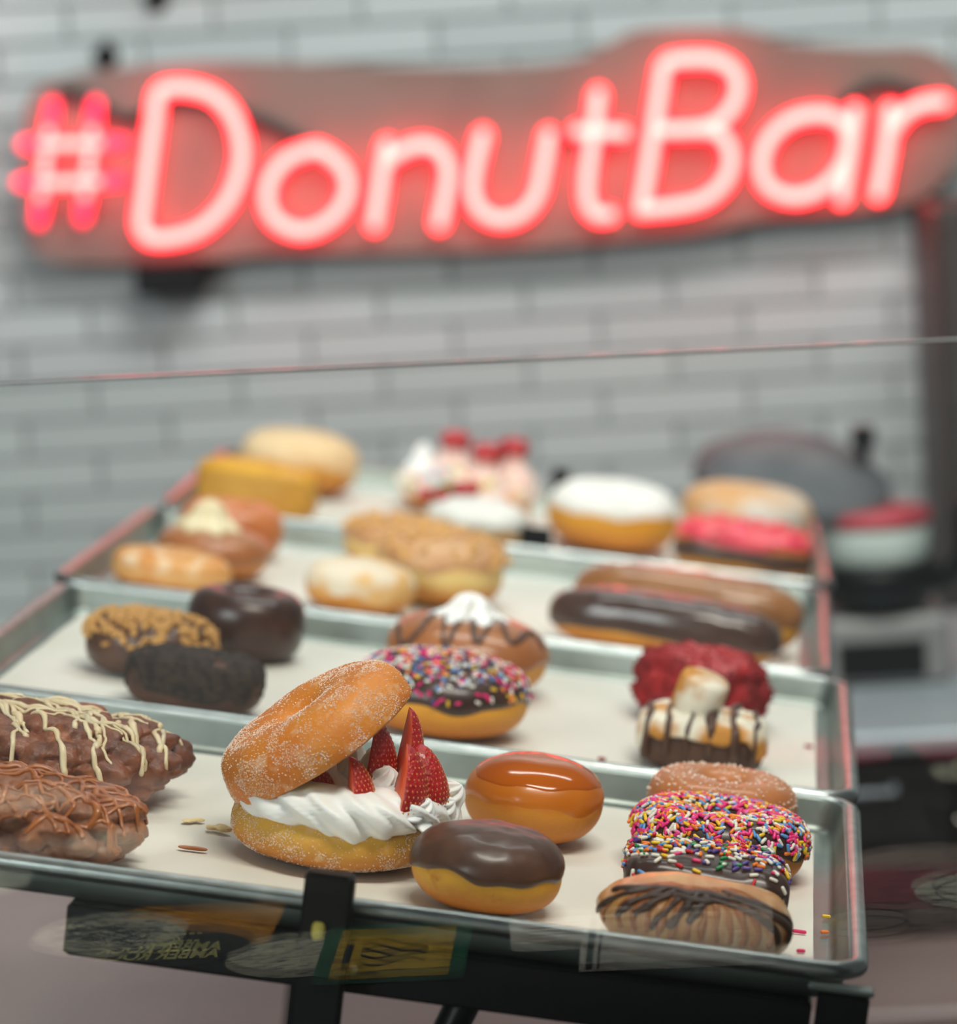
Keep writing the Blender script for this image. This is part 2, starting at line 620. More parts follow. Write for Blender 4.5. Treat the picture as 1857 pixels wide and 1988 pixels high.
# ------------------------------------------------------------------ neon sign
SY = 4.925
def sg(px, py, dy=0.0):
    """Sign drawing units -> metres in the plane of the sign (1 unit = 0.71 mm)."""
    k = (SY - dy) / 4.9
    u, v_ = (px - 928) * .994, (300 - py) * .994
    return Vector(((-.0891 + .0007144 * u + .0000423 * v_) * k, SY - dy, (-.1852 - .0000424 * u + .000707 * v_) * k))
sign = empty('neon_sign', matrix=ROOM)
prop(sign, 'glowing red neon sign reading #DonutBar on a cut-out board', 'neon sign')
M_BOARD = mat('sign_board', S(130, 114, 104), S(120, 104, 95), sc=6, rough=.32)
bo = [(42, 300), (48, 195), (110, 150), (260, 128), (480, 118), (800, 128), (1080, 122), (1190, 80), (1250, 55), (1440, 55), (1530, 82), (1680, 92), (1800, 96),
      (1872, 160), (1878, 260), (1840, 345), (1770, 395), (1640, 418), (1480, 430), (1360, 455), (1190, 472), (930, 490), (520, 498), (420, 508), (180, 516), (70, 505), (40, 440)]
bs = smooth_path([(x, y, 0) for x, y in bo], 3, True)[:-1]
front = [sg(p.x, p.y, 0) for p in bs]; back = [sg(p.x, p.y, -.008) for p in bs]
mk('backboard', loft([back, front]), M_BOARD, sign, smooth=False)
M_NEON = mat('neon_tube', S(200, 20, 30), rough=.3, emit=(1.0, 0.020, 0.034, 1), estr=9.0)
M_CORE = mat('neon_core', S(255, 160, 150), rough=.3, emit=(1.0, 0.098, 0.084, 1), estr=10.0)
M_NEON2 = mat('neon_tube_end', S(255, 40, 80), rough=.3, emit=(1.0, 0.02, 0.06, 1), estr=4.0)
LET = {
 'D': [[(303, 185), (290, 270), (272, 400), (268, 440), (285, 464), (330, 464), (385, 445), (432, 400), (458, 345), (466, 290), (452, 230), (415, 187), (365, 170), (318, 171), (303, 185)]],
 'o': [[(620, 292), (662, 325), (673, 370), (652, 415), (612, 444), (572, 450), (530, 428), (515, 388), (524, 345), (556, 308), (590, 294)]],
 'n': [[(750, 282), (740, 340), (725, 438)], [(744, 318), (772, 296), (815, 281), (850, 291), (869, 325), (866, 370), (852, 436)]],
 'u': [[(937, 262), (921, 330), (918, 380), (938, 415), (975, 428), (1015, 415), (1042, 380), (1054, 330), (1066, 262)]],
 't': [[(1162, 182), (1150, 280), (1141, 350), (1143, 395), (1160, 418), (1186, 418)], [(1120, 255), (1165, 255), (1212, 257)]],
 'B': [[(1246, 408), (1262, 310), (1285, 150), (1293, 124), (1315, 115), (1380, 114), (1420, 132), (1434, 165), (1424, 205), (1392, 238), (1350, 250), (1285, 252)],
       [(1350, 250), (1394, 256), (1418, 288), (1420, 325), (1402, 362), (1365, 390), (1310, 403), (1246, 409)]],
 'a': [[(1580, 221), (1530, 236), (1492, 275), (1480, 325), (1498, 366), (1545, 383), (1592, 370), (1628, 338), (1648, 295), (1646, 250), (1622, 227)], [(1661, 214), (1652, 290), (1638, 386)]],
 'r': [[(1731, 212), (1724, 290), (1709, 378)], [(1727, 260), (1755, 222), (1790, 202), (1832, 197)]],
}
NR = .0120
for ch, strokes in LET.items():
    parts = []; cores = []
    for st in strokes:
        closed = ch in 'o' or (ch == 'a' and len(st) > 5)
        pth = smooth_path([(x, y, 0) for x, y in st], 6, closed)
        parts.append(tube([sg(p.x, p.y, .028) for p in pth], NR, 12))
        cores.append(tube([sg(p.x, p.y, .028 + NR * .75) for p in pth], NR * .62, 10))
    lo_ = mk('letter_tube', join(*parts), M_NEON, sign)
    lo_['label'] = 'glowing red letter ' + ch
    mk('core', join(*cores), M_CORE, lo_)['label'] = 'white-hot core'
hs = [[(97, 202), (81, 320), (66, 432)], [(181, 200), (167, 320), (152, 426)], [(40, 280), (130, 279), (232, 277)], [(30, 355), (130, 354), (226, 351)]]
NH = .0092
for st in hs:
    q = [sg(x, y, .028 if st[0][1] < 250 else .046) for x, y in st]
    a = smooth_path(q, 10)
    ho = mk('hash_tube', tube(a[3:-3], NH, 12), M_NEON, sign); ho['label'] = 'glowing red bar of the hash mark'
    mk('core', tube([p + Vector((0, -NH * .75, 0)) for p in a[5:-5]], NH * .62, 10), M_CORE, ho)['label'] = 'white-hot core'
    for e in (a[:4], a[-4:]):
        eo = mk('tube_end', tube(e, NH, 12), M_NEON2, ho); eo['label'] = 'deeper red end'
M_CABLE = mat('black_cable', S(18, 16, 16), rough=.5)
cab = [[(120, 178), (160, 192), (250, 235), (330, 195), (420, 205), (520, 245), (590, 280), (640, 300)], [(1640, 200), (1700, 168), (1760, 178), (1800, 190)], [(1080, 268), (1100, 262), (1125, 262)]]
for st in cab:
    mk('cable', tube([sg(p.x, p.y, .008) for p in smooth_path([(x, y, 0) for x, y in st], 6)], .009, 8), M_CABLE, sign)
A = sg(255, 512); B_ = sg(395, 572)
mk('power_box', box(A.x, B_.x, SY - .03, WY - .012, B_.z, A.z, .004), M_BLACK, sign, smooth=False)
for x, y in ((120, 470), (760, 160), (1000, 455), (1600, 120)):
    p = sg(x, y)
    mk('standoff', xf(lathe([(.008, 0), (.008, WY - SY - .012)], 12), T(p.x, SY + .002, p.z) @ R(-PI / 2, 'X')), M_ALU, sign)
for lab, x, y in (('black hanger peg on the tiles above the hash mark', 205, 108), ('black hanger peg at the top of the tiled wall', 305, -4)):
    k = WY / 4.9
    p = sg(x, y)
    hk = empty('wall_hook', matrix=ROOM @ T(p.x * WY / SY, WY - .010, p.z * WY / SY))
    prop(hk, lab, 'hook', 'pegs on the tiled wall')
    mk('plate', xf(lathe([(.018, 0), (.018, .006), (.014, .010)], 20), R(PI / 2, 'X')), M_BLACK, hk)
    mk('peg', tube([(0, -.008, 0), (0, -.03, 0), (.004, -.042, .006), (.006, -.045, .02)], .006, 10), M_BLACK, hk)

# tall dark cabinet at the right end
M_DARK = mat('dark_bronze', S(64, 60, 56), S(54, 50, 48), sc=10, rough=.5)
cb = empty('tall_cabinet', matrix=ROOM @ T(0, 0, 0))
prop(cb, 'tall dark brown-grey cabinet against the right end of the tiles', 'cabinet')
mk('body', box(.515, 1.0, 4.70, 4.985, -1.62, -.285, .006), M_DARK, cb, smooth=False)
mk('door', box(.522, .75, 4.682, 4.70, -1.58, -.30, .004), M_DARK, cb, smooth=False)
mk('handle', tube([(.735, 4.68, -.80), (.735, 4.662, -.79), (.735, 4.662, -.68), (.735, 4.68, -.67)], .005, 8), M_ALU, cb)

# ------------------------------------------------------------------ low bench, steel counter with appliance (right background)
M_BENCH = mat('bench_top', S(152, 130, 125), S(142, 120, 117), sc=5, rough=.28)  # pink reflection of the neon is mixed into this grey
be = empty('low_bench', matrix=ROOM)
prop(be, 'low grey bench with pink neon reflection in its colour, seen under the tray rack', 'bench')
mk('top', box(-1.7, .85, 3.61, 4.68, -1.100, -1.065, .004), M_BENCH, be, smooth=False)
for x in (-1.6, -.4, .30):
    mk('leg', box(x, x + .05, 3.70, 3.75, -1.53, -1.100, .004), M_BLACK, be, smooth=False)
    mk('leg', box(x, x + .05, 4.55, 4.60, -1.53, -1.100, .004), M_BLACK, be, smooth=False)

M_STEEL = mat('brushed_steel', S(176, 184, 188), S(160, 168, 174), sc=8, rough=.45, metal=.25, aniso=(1, 12, 12))
M_VOID = mat('black_laminate', S(13, 14, 17), S(18, 19, 22), sc=10, rough=.55)
sc_ = empty('steel_counter', matrix=ROOM)
prop(sc_, 'black low cabinet with a pale steel worktop on the right behind the trays', 'cabinet')
mk('body', box(.16, .95, 3.91, 4.64, -1.063, -.846, .004), M_VOID, sc_, smooth=False)
mk('worktop', box(.14, .97, 3.88, 4.66, -.846, -.822, .005), M_STEEL, sc_, smooth=False)
for k in range(3):
    x = .165 + k * .262
    d_ = mk('drawer', box(x, x + .256, 3.896, 3.91, -1.05, -.86, .004), M_VOID, sc_, smooth=False)
    mk('handle', tube([(x + .06, 3.897, -.885), (x + .06, 3.875, -.887), (x + .19, 3.875, -.887), (x + .19, 3.897, -.885)], .004, 8), M_STEEL, d_)

ap = empty('countertop_appliance', matrix=ROOM @ T(.375, 4.22, -.8215))
prop(ap, 'open countertop appliance with raised dark lid, pale round pan and black handle', 'appliance')
M_GREY = mat('grey_enamel', S(150, 148, 146), S(140, 138, 137), sc=10, rough=.4)
M_LID = mat('lid_grey', S(112, 114, 116), S(92, 95, 98), sc=14, rough=.7)
M_PALE = mat('pale_enamel', S(205, 216, 208), S(190, 204, 196), sc=12, rough=.35)
M_RED = mat('red_reflection', S(190, 70, 80), S(150, 56, 66), sc=12, rough=.4)  # colour of the red reflection inside the pale bowl
bd = mk('housing', box(-.075, .082, -.06, .10, 0, .082, .008), M_GREY, ap, smooth=False)
mk('slot', box(-.055, .050, -.064, -.058, .010, .055, .002), M_BLACK, bd, smooth=False)
mk('pan', lathe([(.03, .082), (.062, .092), (.075, .115), (.078, .140), (.074, .142)], 40), M_BLACK, ap)
mk('bowl', lathe([(.060, .142), (.064, .150), (.067, .185), (.064, .190)], 40), M_PALE, ap)
mk('plate', lathe([(.068, .190), (.070, .194), (.070, .204), (.062, .208)], 40), M_RED, ap)  # disc added to carry the bowl's red reflection as colour
mk('handle', join(tube([(.05, -.02, .120), (.085, -.035, .125), (.108, -.04, .155), (.110, -.04, .205)], .016, 10)), M_BLACK, ap)
mk('lid', xf(lathe([(.02, -.004), (.110, .0), (.124, .012), (.120, .030), (.085, .052), (.02, .060)], 44), T(-.095, .06, .222) @ R(math.radians(11), 'Y') @ R(math.radians(14), 'X')), M_LID, ap)
mk('lid_knob', xf(lathe([(.008, 0), (.008, .016), (.015, .022), (.015, .040), (.008, .044)], 20), T(-.006, .03, .262)), M_BLACK, ap)
mk('hinge', tube([(.02, .08, .17), (.0, .09, .21), (-.04, .09, .23)], .014, 10), M_BLACK, ap)

# ------------------------------------------------------------------ tray rack
rk = empty('tray_rack', (0, 0, 0))
prop(rk, 'black steel rack that carries the four pastry trays', 'rack')
def bar(name, *a, **k):
    v, f = box(*a, .002)
    return mk(name, ([(p[0], p[1], p[2] + ZR) for p in v], f), M_BLACK, rk, smooth=False)
bar('front_rail', -.1275, .300, .006, .028, -.0560, -.0254)
bar('back_rail', -.30, .30, 1.86, 1.885, -.056, -.0254)
bar('side_rail', -.1275, -.100, .028, 1.86, -.054, -.0254)
bar('side_rail', .272, .300, .028, 1.86, -.054, -.0254)
bar('post', .0105, .0385, -.026, -.012, -.999, .0195)
bar('post_bracket', .0125, .0365, -.012, .006, -.054, -.034)
bar('leg', .302, .331, -.010, .002, -.999, -.0135)
bar('leg', -.1275, -.100, 1.10, 1.13, -.999, -.054)
bar('leg', .272, .300, 1.10, 1.13, -.999, -.054)
mk('corner_plate', [(x, y, z + ZR) for x, y, z in box(.296, .333, -.011, .003, -.0135, -.0105, .001)[0]] and
   ([(x, y, z + ZR) for x, y, z in box(.296, .333, -.011, .003, -.0135, -.0105, .001)[0]], box(.296, .333, -.011, .003, -.0135, -.0105, .001)[1]), M_ALU, rk, smooth=False)
mk('brace', tube([(.105, .017, ZR - .052), (.085, .017, ZR - .11), (.03, -.0, ZR - .30)], .010, 8), M_BLACK, rk)
mk('bolt', xf(lathe([(.003, 0), (.003, .002), (.0018, .003)], 10), T(.0415, -.006, ZR - .038) @ R(PI / 2, 'X')), M_RIM, rk)

# ------------------------------------------------------------------ trays and parchment
def rr(w_, d_, r, z, n=7):
    pts = []
    for cx, cy, a0 in ((w_ / 2 - r, d_ / 2 - r, 0), (-w_ / 2 + r, d_ / 2 - r, PI / 2), (-w_ / 2 + r, -d_ / 2 + r, PI), (w_ / 2 - r, -d_ / 2 + r, 1.5 * PI)):
        for i in range(n + 1):
            a = a0 + PI / 2 * i / n
            pts.append((cx + r * math.cos(a), cy + r * math.sin(a), z))
    return pts
TW, TD = .66, .457
def pan_mesh():
    L = []
    def l(i, z): L.append(rr(TW - 2 * i, TD - 2 * i, max(.030 - i, .010), z))
    for i, z in ((.022, -.0235), (.0185, -.0227), (.0165, -.0190), (.0125, -.003), (.0115, -.0012)): l(i, z)
    for i, z in ((.0095, -.0035), (.0145, -.0200), (.0170, -.0245), (.022, -.0252)): l(i, z)
    return loft(L)
def rim_mesh():
    L = []
    for k in range(11):
        a = PI - k * 2 * PI * .9 / 10
        i = .0062 - .0058 * math.cos(a); z = -.0056 + .0056 * math.sin(a)
        L.append(rr(TW - 2 * i, TD - 2 * i, .030 - i, z))
    return loft(L, False, False)
PM, RM = pan_mesh(), rim_mesh()
pan_me = rim_me = None
TR = [(0, 0, 0), (.0005, .4600, .25), (-.0151, .9300, .16), (-.0112, 1.4150, 1.9)]
TL_ = ['frontmost, carrying the strawberry cream doughnut', 'second from the glass guard',
       'third from the glass guard', 'rearmost, nearest the tiled wall']
PL_ = ['front tray under the strawberry doughnut', 'second tray from the glass guard', 'third tray from the glass guard', 'rearmost tray']
TRAYM = []
for i, (x, y, dg) in enumerate(TR):
    a = math.radians(dg)
    M = T(x, y, ZR) @ R(a, 'Z') @ T(0, TD / 2, 0)
    TRAYM.append(M)
    t = empty('baking_tray', matrix=M)
    prop(t, 'aluminium baking tray lined with paper, ' + TL_[i], 'tray', 'aluminium trays on the rack')
    if i == 0:
        p_ = mk('pan', PM, M_ALU, t); r_ = mk('rolled_rim', RM, M_RIM, t)
        pan_me, rim_me = p_.data, r_.data
    else:
        link('pan', pan_me, t); link('rolled_rim', rim_me, t)
    # parchment sheet
    V = []; F = []; nx, ny = 40, 28
    x0, x1, y0, y1 = (-.303, .300, -.204, .192) if i == 0 else (-.303, .302, -.204, .198)
    for k in range(2):
        for jj in range(ny + 1):
            for ii in range(nx + 1):
                X = x0 + (x1 - x0) * ii / nx; Y = y0 + (y1 - y0) * jj / ny
                ed = min(X - x0, x1 - X, Y - y0, y1 - Y)
                z = -.0235 + .0006 + .0008 * (0.5 + .5 * noise.noise(Vector((X * 9 + i * 5, Y * 9, 0)))) + max(0, .02 - ed) * .05 * (1 + noise.noise(Vector((X * 14, Y * 14, i * 3))))
                V.append((X, Y, z - (.0004 if k else 0)))
    st = nx + 1; base = st * (ny + 1)
    for jj in range(ny):
        for ii in range(nx):
            a_ = jj * st + ii
            F.append((a_, a_ + 1, a_ + 1 + st, a_ + st)); F.append((base + a_, base + a_ + st, base + a_ + 1 + st, base + a_ + 1))
    pp = mk('parchment_sheet', (V, F), M_PAPER, matrix=M)
    prop(pp, 'cream parchment sheet lining the ' + PL_[i], 'parchment', 'parchment sheets in the trays')

# ------------------------------------------------------------------ pastries: helpers
def thing(name, x, y, label, cat, rz=0.0, group=None, z=None):
    o = empty(name, (x, y, PASTRY_Z if z is None else z), rz)
    return prop(o, label, cat, group)

def hero(vf): return vf

# ---- tray 1 ------------------------------------------------------------
G1 = 'pastries on the front tray'
# fritter with white drizzle
M_FRIT = mat('fritter_brown', S(138, 84, 60), S(98, 58, 42), sc=55, rough=.5, coat=.05, bump=.6, bsc=190, c3=S(172, 104, 64), sc3=30, lo3=.58, hi3=.7)
M_FRIT2 = mat('fritter_caramel', S(150, 94, 62), S(112, 66, 44), sc=55, rough=.5, coat=.05, bump=.6, bsc=160, c3=S(168, 105, 58), sc3=34, lo3=.58, hi3=.7)
M_VAN = mat('vanilla_drizzle', S(234, 214, 178), S(222, 198, 158), sc=60, rough=.4, sss=.3)
M_CARD = mat('caramel_drizzle', S(176, 104, 54), S(154, 86, 40), sc=80, rough=.3, coat=.3)
t = thing('apple_fritter', -.1941, .2600, 'lumpy brown fritter drizzled with white icing, at the left of the front tray', 'pastry', .15, G1)
bf = Bun(.081, .069, .0262, e1=.74, e2=.95, nz=.05, nf=26, seed=4, lump=.21, lf=52)
vf = bf.mesh(190, 80)
mk('body', vf, M_FRIT, t)
bv = tree(vf); rnd = random.Random(5)
paths = []
for k in range(7):
    y = -.010 + k * .0105; x = rnd.uniform(-.08, -.06); n_ = rnd.randint(9, 14); pth = []
    for j in range(n_):
        pth.append((x, y)); x += rnd.uniform(.008, .016); y += rnd.uniform(-.010, .006) - max(0, x) * .07
    paths.append(pth)
for k in range(17):
    x = -.074 + k * .0092 + rnd.uniform(-.006, .006); y = rnd.uniform(-.02, .04); pth = []
    for j in range(rnd.randint(5, 9)):
        pth.append((x, y)); y -= rnd.uniform(.006, .014); x += rnd.uniform(-.002, .008)
    paths.append(pth)
mk('icing_drizzle', drizzle(bv, paths, .0016, 7, .0004, .7, 3, drip=.006), M_VAN, t)
# fritter with caramel drizzle
t = thing('apple_fritter', -.1745, .0905, 'lumpy brown fritter criss-crossed with caramel strands, front left corner of the front tray', 'pastry', -.1, G1)
bf = Bun(.0710, .057, .0232, e1=.74, e2=.95, nz=.05, nf=26, seed=9, lump=.21, lf=56)
vf = bf.mesh(190, 80)
mk('body', vf, M_FRIT2, t)
bv = tree(vf)
paths = []
for k in range(13):
    y = -.056 + k * .0092
    paths.append([(-.075 + j * .0150 + rnd.uniform(-.004, .004), y + rnd.uniform(-.008, .008) + .007 * math.sin(j * 1.7 + k * 2)) for j in range(11)])
for k in range(10):
    x = -.068 + k * .0145
    paths.append([(x + rnd.uniform(-.009, .009), .058 - j * .0125) for j in range(10)])
mk('caramel_drizzle', drizzle(bv, paths, .0014, 7, .0004, .7, 4), M_CARD, t)

# strawberry cream doughnut
t = thing('strawberry_cream_doughnut', .0020, .1790, 'large sugared split doughnut filled with whipped cream and cut strawberries', 'doughnut', 0, G1)
M_SUGB = mat('sugared_dough', S(214, 120, 32), S(222, 138, 46), sc=30, rough=.5, bump=.25, bsc=400, sss=.05, c3=S(232, 172, 122), sc3=110, lo3=.56, hi3=.72)
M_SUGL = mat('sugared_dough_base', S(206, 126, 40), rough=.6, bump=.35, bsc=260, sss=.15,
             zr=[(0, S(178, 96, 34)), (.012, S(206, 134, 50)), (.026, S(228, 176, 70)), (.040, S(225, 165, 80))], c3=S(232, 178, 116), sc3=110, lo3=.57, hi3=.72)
lb = Bun(.0655, .0615, .0195, e1=.62, e2=.8, nz=.03, nf=26, seed=12)
vfl = lb.mesh(110, 40)
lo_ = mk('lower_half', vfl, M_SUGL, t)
grains('sugar_coating', lo_, vfl, 6500, .00042, M_SUGAR, 5, zmin=.002, keep=lambda p, r: p.z < .034 and r.random() < .10 + .9 * (fbm(p, 75, 3, 3) > .02 + (p.z - .012) * 9))
# cream ring with swirl ridges
def creamring(a, b, c, k, n, tw, amp, hem, seed, nu=260, nv=40):
    V = []; F = []
    for j in range(nv):
        v = 2 * PI * j / nv
        for i in range(nu):
            u = 2 * PI * i / nu
            cr = k + (1 - k) * sp(math.cos(v), .8)
            z = c * math.sin(v)
            ph = n * u + tw * math.sin(v) + 1.3 * math.sin(2 * u + seed)
            rid = (abs(math.sin(ph / 2)) ** .7 - .5) * amp + .016 * math.sin(3 * ph + 2 * v) + .03 * math.sin(1.5 * ph + 3 * u)
            if math.cos(v) < -.2: rid *= .3
            rr_ = 1 + rid * (1 if math.cos(v) > -.3 else .4)
            z += rid * c * 1.1 * max(math.sin(v), -.2)
            z -= hem * max(0, -math.sin(v)) * (max(0, math.cos(v)) ** .5) * (.5 + .5 * math.sin(n * .55 * u + seed))
            q = Vector((a * math.cos(u) * cr * rr_, b * math.sin(u) * cr * rr_, z))
            V.append(q * (1 + .02 * fbm(q, 40, seed)))
    for j in range(nv):
        for i in range(nu):
            a_ = j * nu + i; b_ = j * nu + (i + 1) % nu; c_ = ((j + 1) % nv) * nu
            F.append((a_, b_, c_ + (i + 1) % nu, c_ + i))
    return V, F
mk('whipped_cream', xf(creamring(.0665, .0640, .0125, .60, 9, 3.4, .07, .010, 2), T(.0035, 0, .0400)), M_CREAM, t)
def dollop(r, h, n=7, tw=2.2, turns=1):
    loops = []
    for j in range(15):
        s = j / 14
        rad = r * (1 - s) ** .62 * (1 + .12 * math.sin(s * 9)) + .0004
        loops.append([(rad * (1 + .24 * math.cos(n * (2 * PI * i / 56) + tw * s * 3)) * math.cos(2 * PI * i / 56 + s * tw), rad * (1 + .24 * math.cos(n * (2 * PI * i / 56) + tw * s * 3)) * math.sin(2 * PI * i / 56 + s * tw), h * s) for i in range(56)])
    return loft(loops)
for x, y, z, r, h, tl in ((.058, -.008, .036, .014, .018, .9), (.061, .012, .038, .014, .020, .7), (.050, -.030, .038, .013, .016, .6), (.048, .032, .040, .015, .021, .3),
                          (.020, .024, .045, .017, .024, 0), (-.006, .020, .045, .018, .026, .1), (-.012, -.004, .044, .015, .021, 0), (.026, -.004, .045, .014, .018, .2), (-.034, .004, .043, .014, .018, 0), (.002, .042, .044, .016, .022, -.2)):
    mk('cream_dollop', xf(dollop(r, h), T(x, y, z) @ R(tl, 'Y')), M_CREAM, t)
M_STR = mat('strawberry_skin', S(196, 28, 34), S(168, 16, 26), sc=60, rough=.3, coat=.3, bump=.9, bsc=330, sss=.15)
M_STRF = mat('strawberry_flesh', S(222, 84, 52), S(232, 120, 84), sc=50, rough=.4, sss=.25)
M_SEED = mat('strawberry_seed', S(216, 140, 70), rough=.4)
def strawberry(Rr, Hh, span, seed):
    """Cut wedge: skin over an arc of 'span', flat flesh faces on the cut; tip up."""
    V = []; F = []; mi = []
    nj, ni = 18, 20
    prof = [(Rr * (1 - s ** 1.7) ** .62 * (1 - .10 * math.exp(-s * 9)), Hh * s) for s in [j / nj for j in range(nj + 1)]]
    for r, z in prof:
        for i in range(ni + 1):
            a = -span / 2 + span * i / ni
            V.append((r * math.cos(a), r * math.sin(a), z))
    ax = len(V)
    for r, z in prof: V.append((0, 0, z))
    w_ = ni + 1
    for j in range(nj):
        for i in range(ni):
            F.append((j * w_ + i, j * w_ + i + 1, (j + 1) * w_ + i + 1, (j + 1) * w_ + i)); mi.append(0)
        F.append((ax + j, j * w_, (j + 1) * w_, ax + j + 1)); mi.append(1)
        F.append((j * w_ + ni, ax + j, ax + j + 1, (j + 1) * w_ + ni)); mi.append(1)
    F.append(tuple(range(ni, -1, -1)) + (ax,)); mi.append(1)
    seeds = []
    for j in range(11):
        s = .06 + j * .082
        if s > .96: break
        r = Rr * (1 - s ** 1.7) ** .62
        n = max(2, int(r * span / .0034))
        for i in range(n):
            a = -span / 2 + span * (i + .5 + (.5 if j % 2 else 0) * .9) / n
            if abs(a) > span / 2 - .06: continue
            seeds.append(xf(Bun(.00062, .00042, .0009, nz=0).mesh(6, 4), T(r * math.cos(a) * .985, r * math.sin(a) * .985, Hh * s - .0009)))
    return (V, F, mi), join(*seeds)
for x, y, z, Rr, Hh, span, az, tx, ty in (
        (.0090, -.0320, .0430, .0180, .0290, 2.3, -.05, .05, -.06),
        (.0350, -.0260, .0430, .0230, .0400, 2.3, -.05, .0, .14),
        (.0510, -.0080, .0430, .0190, .0370, 3.0, -1.1, .0, -.10),
        (.0310, .0120, .0560, .0180, .0420, 2.1, .05, .0, .12),
        (.0150, .0100, .0520, .0190, .0350, 2.4, -.3, .0, .05),
        (-.0250, -.0290, .0390, .0160, .0240, 2.6, -1.1, .35, -.35),
        (-.0120, -.0150, .0430, .0130, .0240, 2.8, -1.5, .3, -.3)):
    (V, F, mi), sd = strawberry(Rr, Hh, span, 1)
    M = T(x, y, z) @ R(ty, 'Y') @ R(tx, 'X') @ R(az, 'Z')
    so = mk('strawberry_piece', (V, F), parent=t, mats=[M_STR, M_STRF], midx=mi, matrix=M)
    prop(mk('seeds', sd, M_SEED, so), kind='stuff')
# tilted upper half
ub = Ring(.0640, .0610, .0250, k=.535, nz=.035, nf=24, seed=21, e2=.8)
vfu = ub.mesh(110, 44)
vfu = ([Vector((p.x, p.y, max(p.z - .0185, 0))) for p in vfu[0]], vfu[1])
MU = T(-.0595, .001, .0330) @ R(math.radians(-38), 'Y') @ R(math.radians(8), 'X') @ T(.0590, 0, 0)
up_ = mk('upper_half', vfu, M_SUGB, t, matrix=MU)
grains('sugar_coating', up_, vfu, 9500, .00042, M_SUGAR, 6, zmin=.001, keep=lambda p, r: r.random() < .12 + .88 * (fbm(p, 60, 5, 3) > .05))
M_CRUMB = mat('crumb', S(232, 190, 112), S(220, 172, 92), sc=120, rough=.8, bump=.5, bsc=300)
mk('cut_face', xf(lathe([(.012, 0), (.0585, 0), (.0590, .0012), (.012, .0012)], 48), T(0, 0, -.0006)), M_CRUMB, up_)

# caramel glazed
D_GOLD = dough('dough_gold', .052)
t = thing('caramel_doughnut', .1155, .2976, 'round filled doughnut with shiny amber caramel glaze', 'doughnut', .3, G1)
bn = Bun(.0455, .0450, .0268, e1=.72, e2=.95, nz=.03, seed=31)
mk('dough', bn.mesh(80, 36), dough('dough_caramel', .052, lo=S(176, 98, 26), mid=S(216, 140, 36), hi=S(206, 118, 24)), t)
M_CAR = mat('caramel_glaze', S(186, 92, 10), S(172, 80, 8), sc=14, rough=.12, coat=.25, spec=.4)
M_CAR2 = mat('caramel_soak', S(206, 116, 22), S(198, 108, 18), sc=20, rough=.3, coat=.3)
mk('soaked_band', bn.cap(wavy(.05, .12, 3), .0006, 96, 16), M_CAR2, t)
mk('glaze', bn.cap(wavy(.50, .08, 2), .0009, 96, 24), M_CAR, t)

# chocolate glazed
t = thing('chocolate_doughnut', .1029, .1085, 'round filled doughnut with smooth chocolate icing, front middle of the front tray', 'doughnut', 0, G1)
bn = Bun(.0450, .0430, .0238, e1=.66, e2=.85, nz=.025, seed=37)
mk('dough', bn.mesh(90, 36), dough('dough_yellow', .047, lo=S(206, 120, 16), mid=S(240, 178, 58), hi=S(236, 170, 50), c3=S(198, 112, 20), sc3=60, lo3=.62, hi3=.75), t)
mk('icing', bn.cap(wavy(.02, .13, 8), .0018, 110, 30, wob=.0008), M_CHOC, t)

# toffee ring with pearls
t = thing('toffee_ring_doughnut', .2359, .3850, 'ring doughnut with light brown icing and tiny white sugar pearls', 'doughnut', 0, G1)
rg = Ring(.0492, .0485, .0193, k=.60, seed=41)
mk('dough', rg.mesh(), dough('dough_toffee', .038), t)
M_TOF = mat('toffee_icing', S(198, 126, 76), S(186, 112, 62), sc=40, rough=.34, coat=.2, bump=.1, bsc=80)
cp = rg.cap(wavy(-.35, .2, 4), .0016)
mk('icing', cp, M_TOF, t)
grains('sugar_pearls', t, cp, 380, .0011, mat('pearl', S(248, 226, 208), rough=.4), 8, zmin=.018, nzmin=.15)

# rainbow sprinkle ring
t = thing('rainbow_sprinkle_doughnut', .2368, .2765, 'ring doughnut thickly covered with bright rainbow sprinkles', 'doughnut', 0, G1)
rg = Ring(.0560, .0500, .0199, k=.60, seed=43)
mk('dough', rg.mesh(), dough('dough_brown', .04, lo=S(150, 84, 30), mid=S(196, 128, 60), hi=S(180, 112, 50)), t)
cp = rg.cap(wavy(-.05, .15, 6), .0014)
mk('icing', cp, M_DCHOC, t)
sprinkles(t, cp, 1350, 300, 11, SPK, zmin=.012, nzmin=-.1)

# square chocolate with sprinkles
t = thing('square_chocolate_doughnut', .2315, .1500, 'square doughnut with chocolate icing and scattered coloured sprinkles', 'doughnut', .02, G1)
bn = Bun(.0490, .0400, .0195, e1=.32, e2=.6, ep=.42, nz=.03, seed=47)
mk('dough', bn.mesh(88, 30), dough('dough_square', .039, lo=S(186, 110, 36), mid=S(226, 164, 84), hi=S(214, 146, 66)), t)
cp = bn.cap(wavy(-.05, .2, 5), .0016, 110, 26, wob=.002)
mk('icing', cp, M_DCHOC, t)
sprinkles(t, cp, 330, 300, 17, SPK2, zmin=.022, nzmin=.25, keep=lambda p, r: r.random() < (.95 if p.y > -.008 else .30))

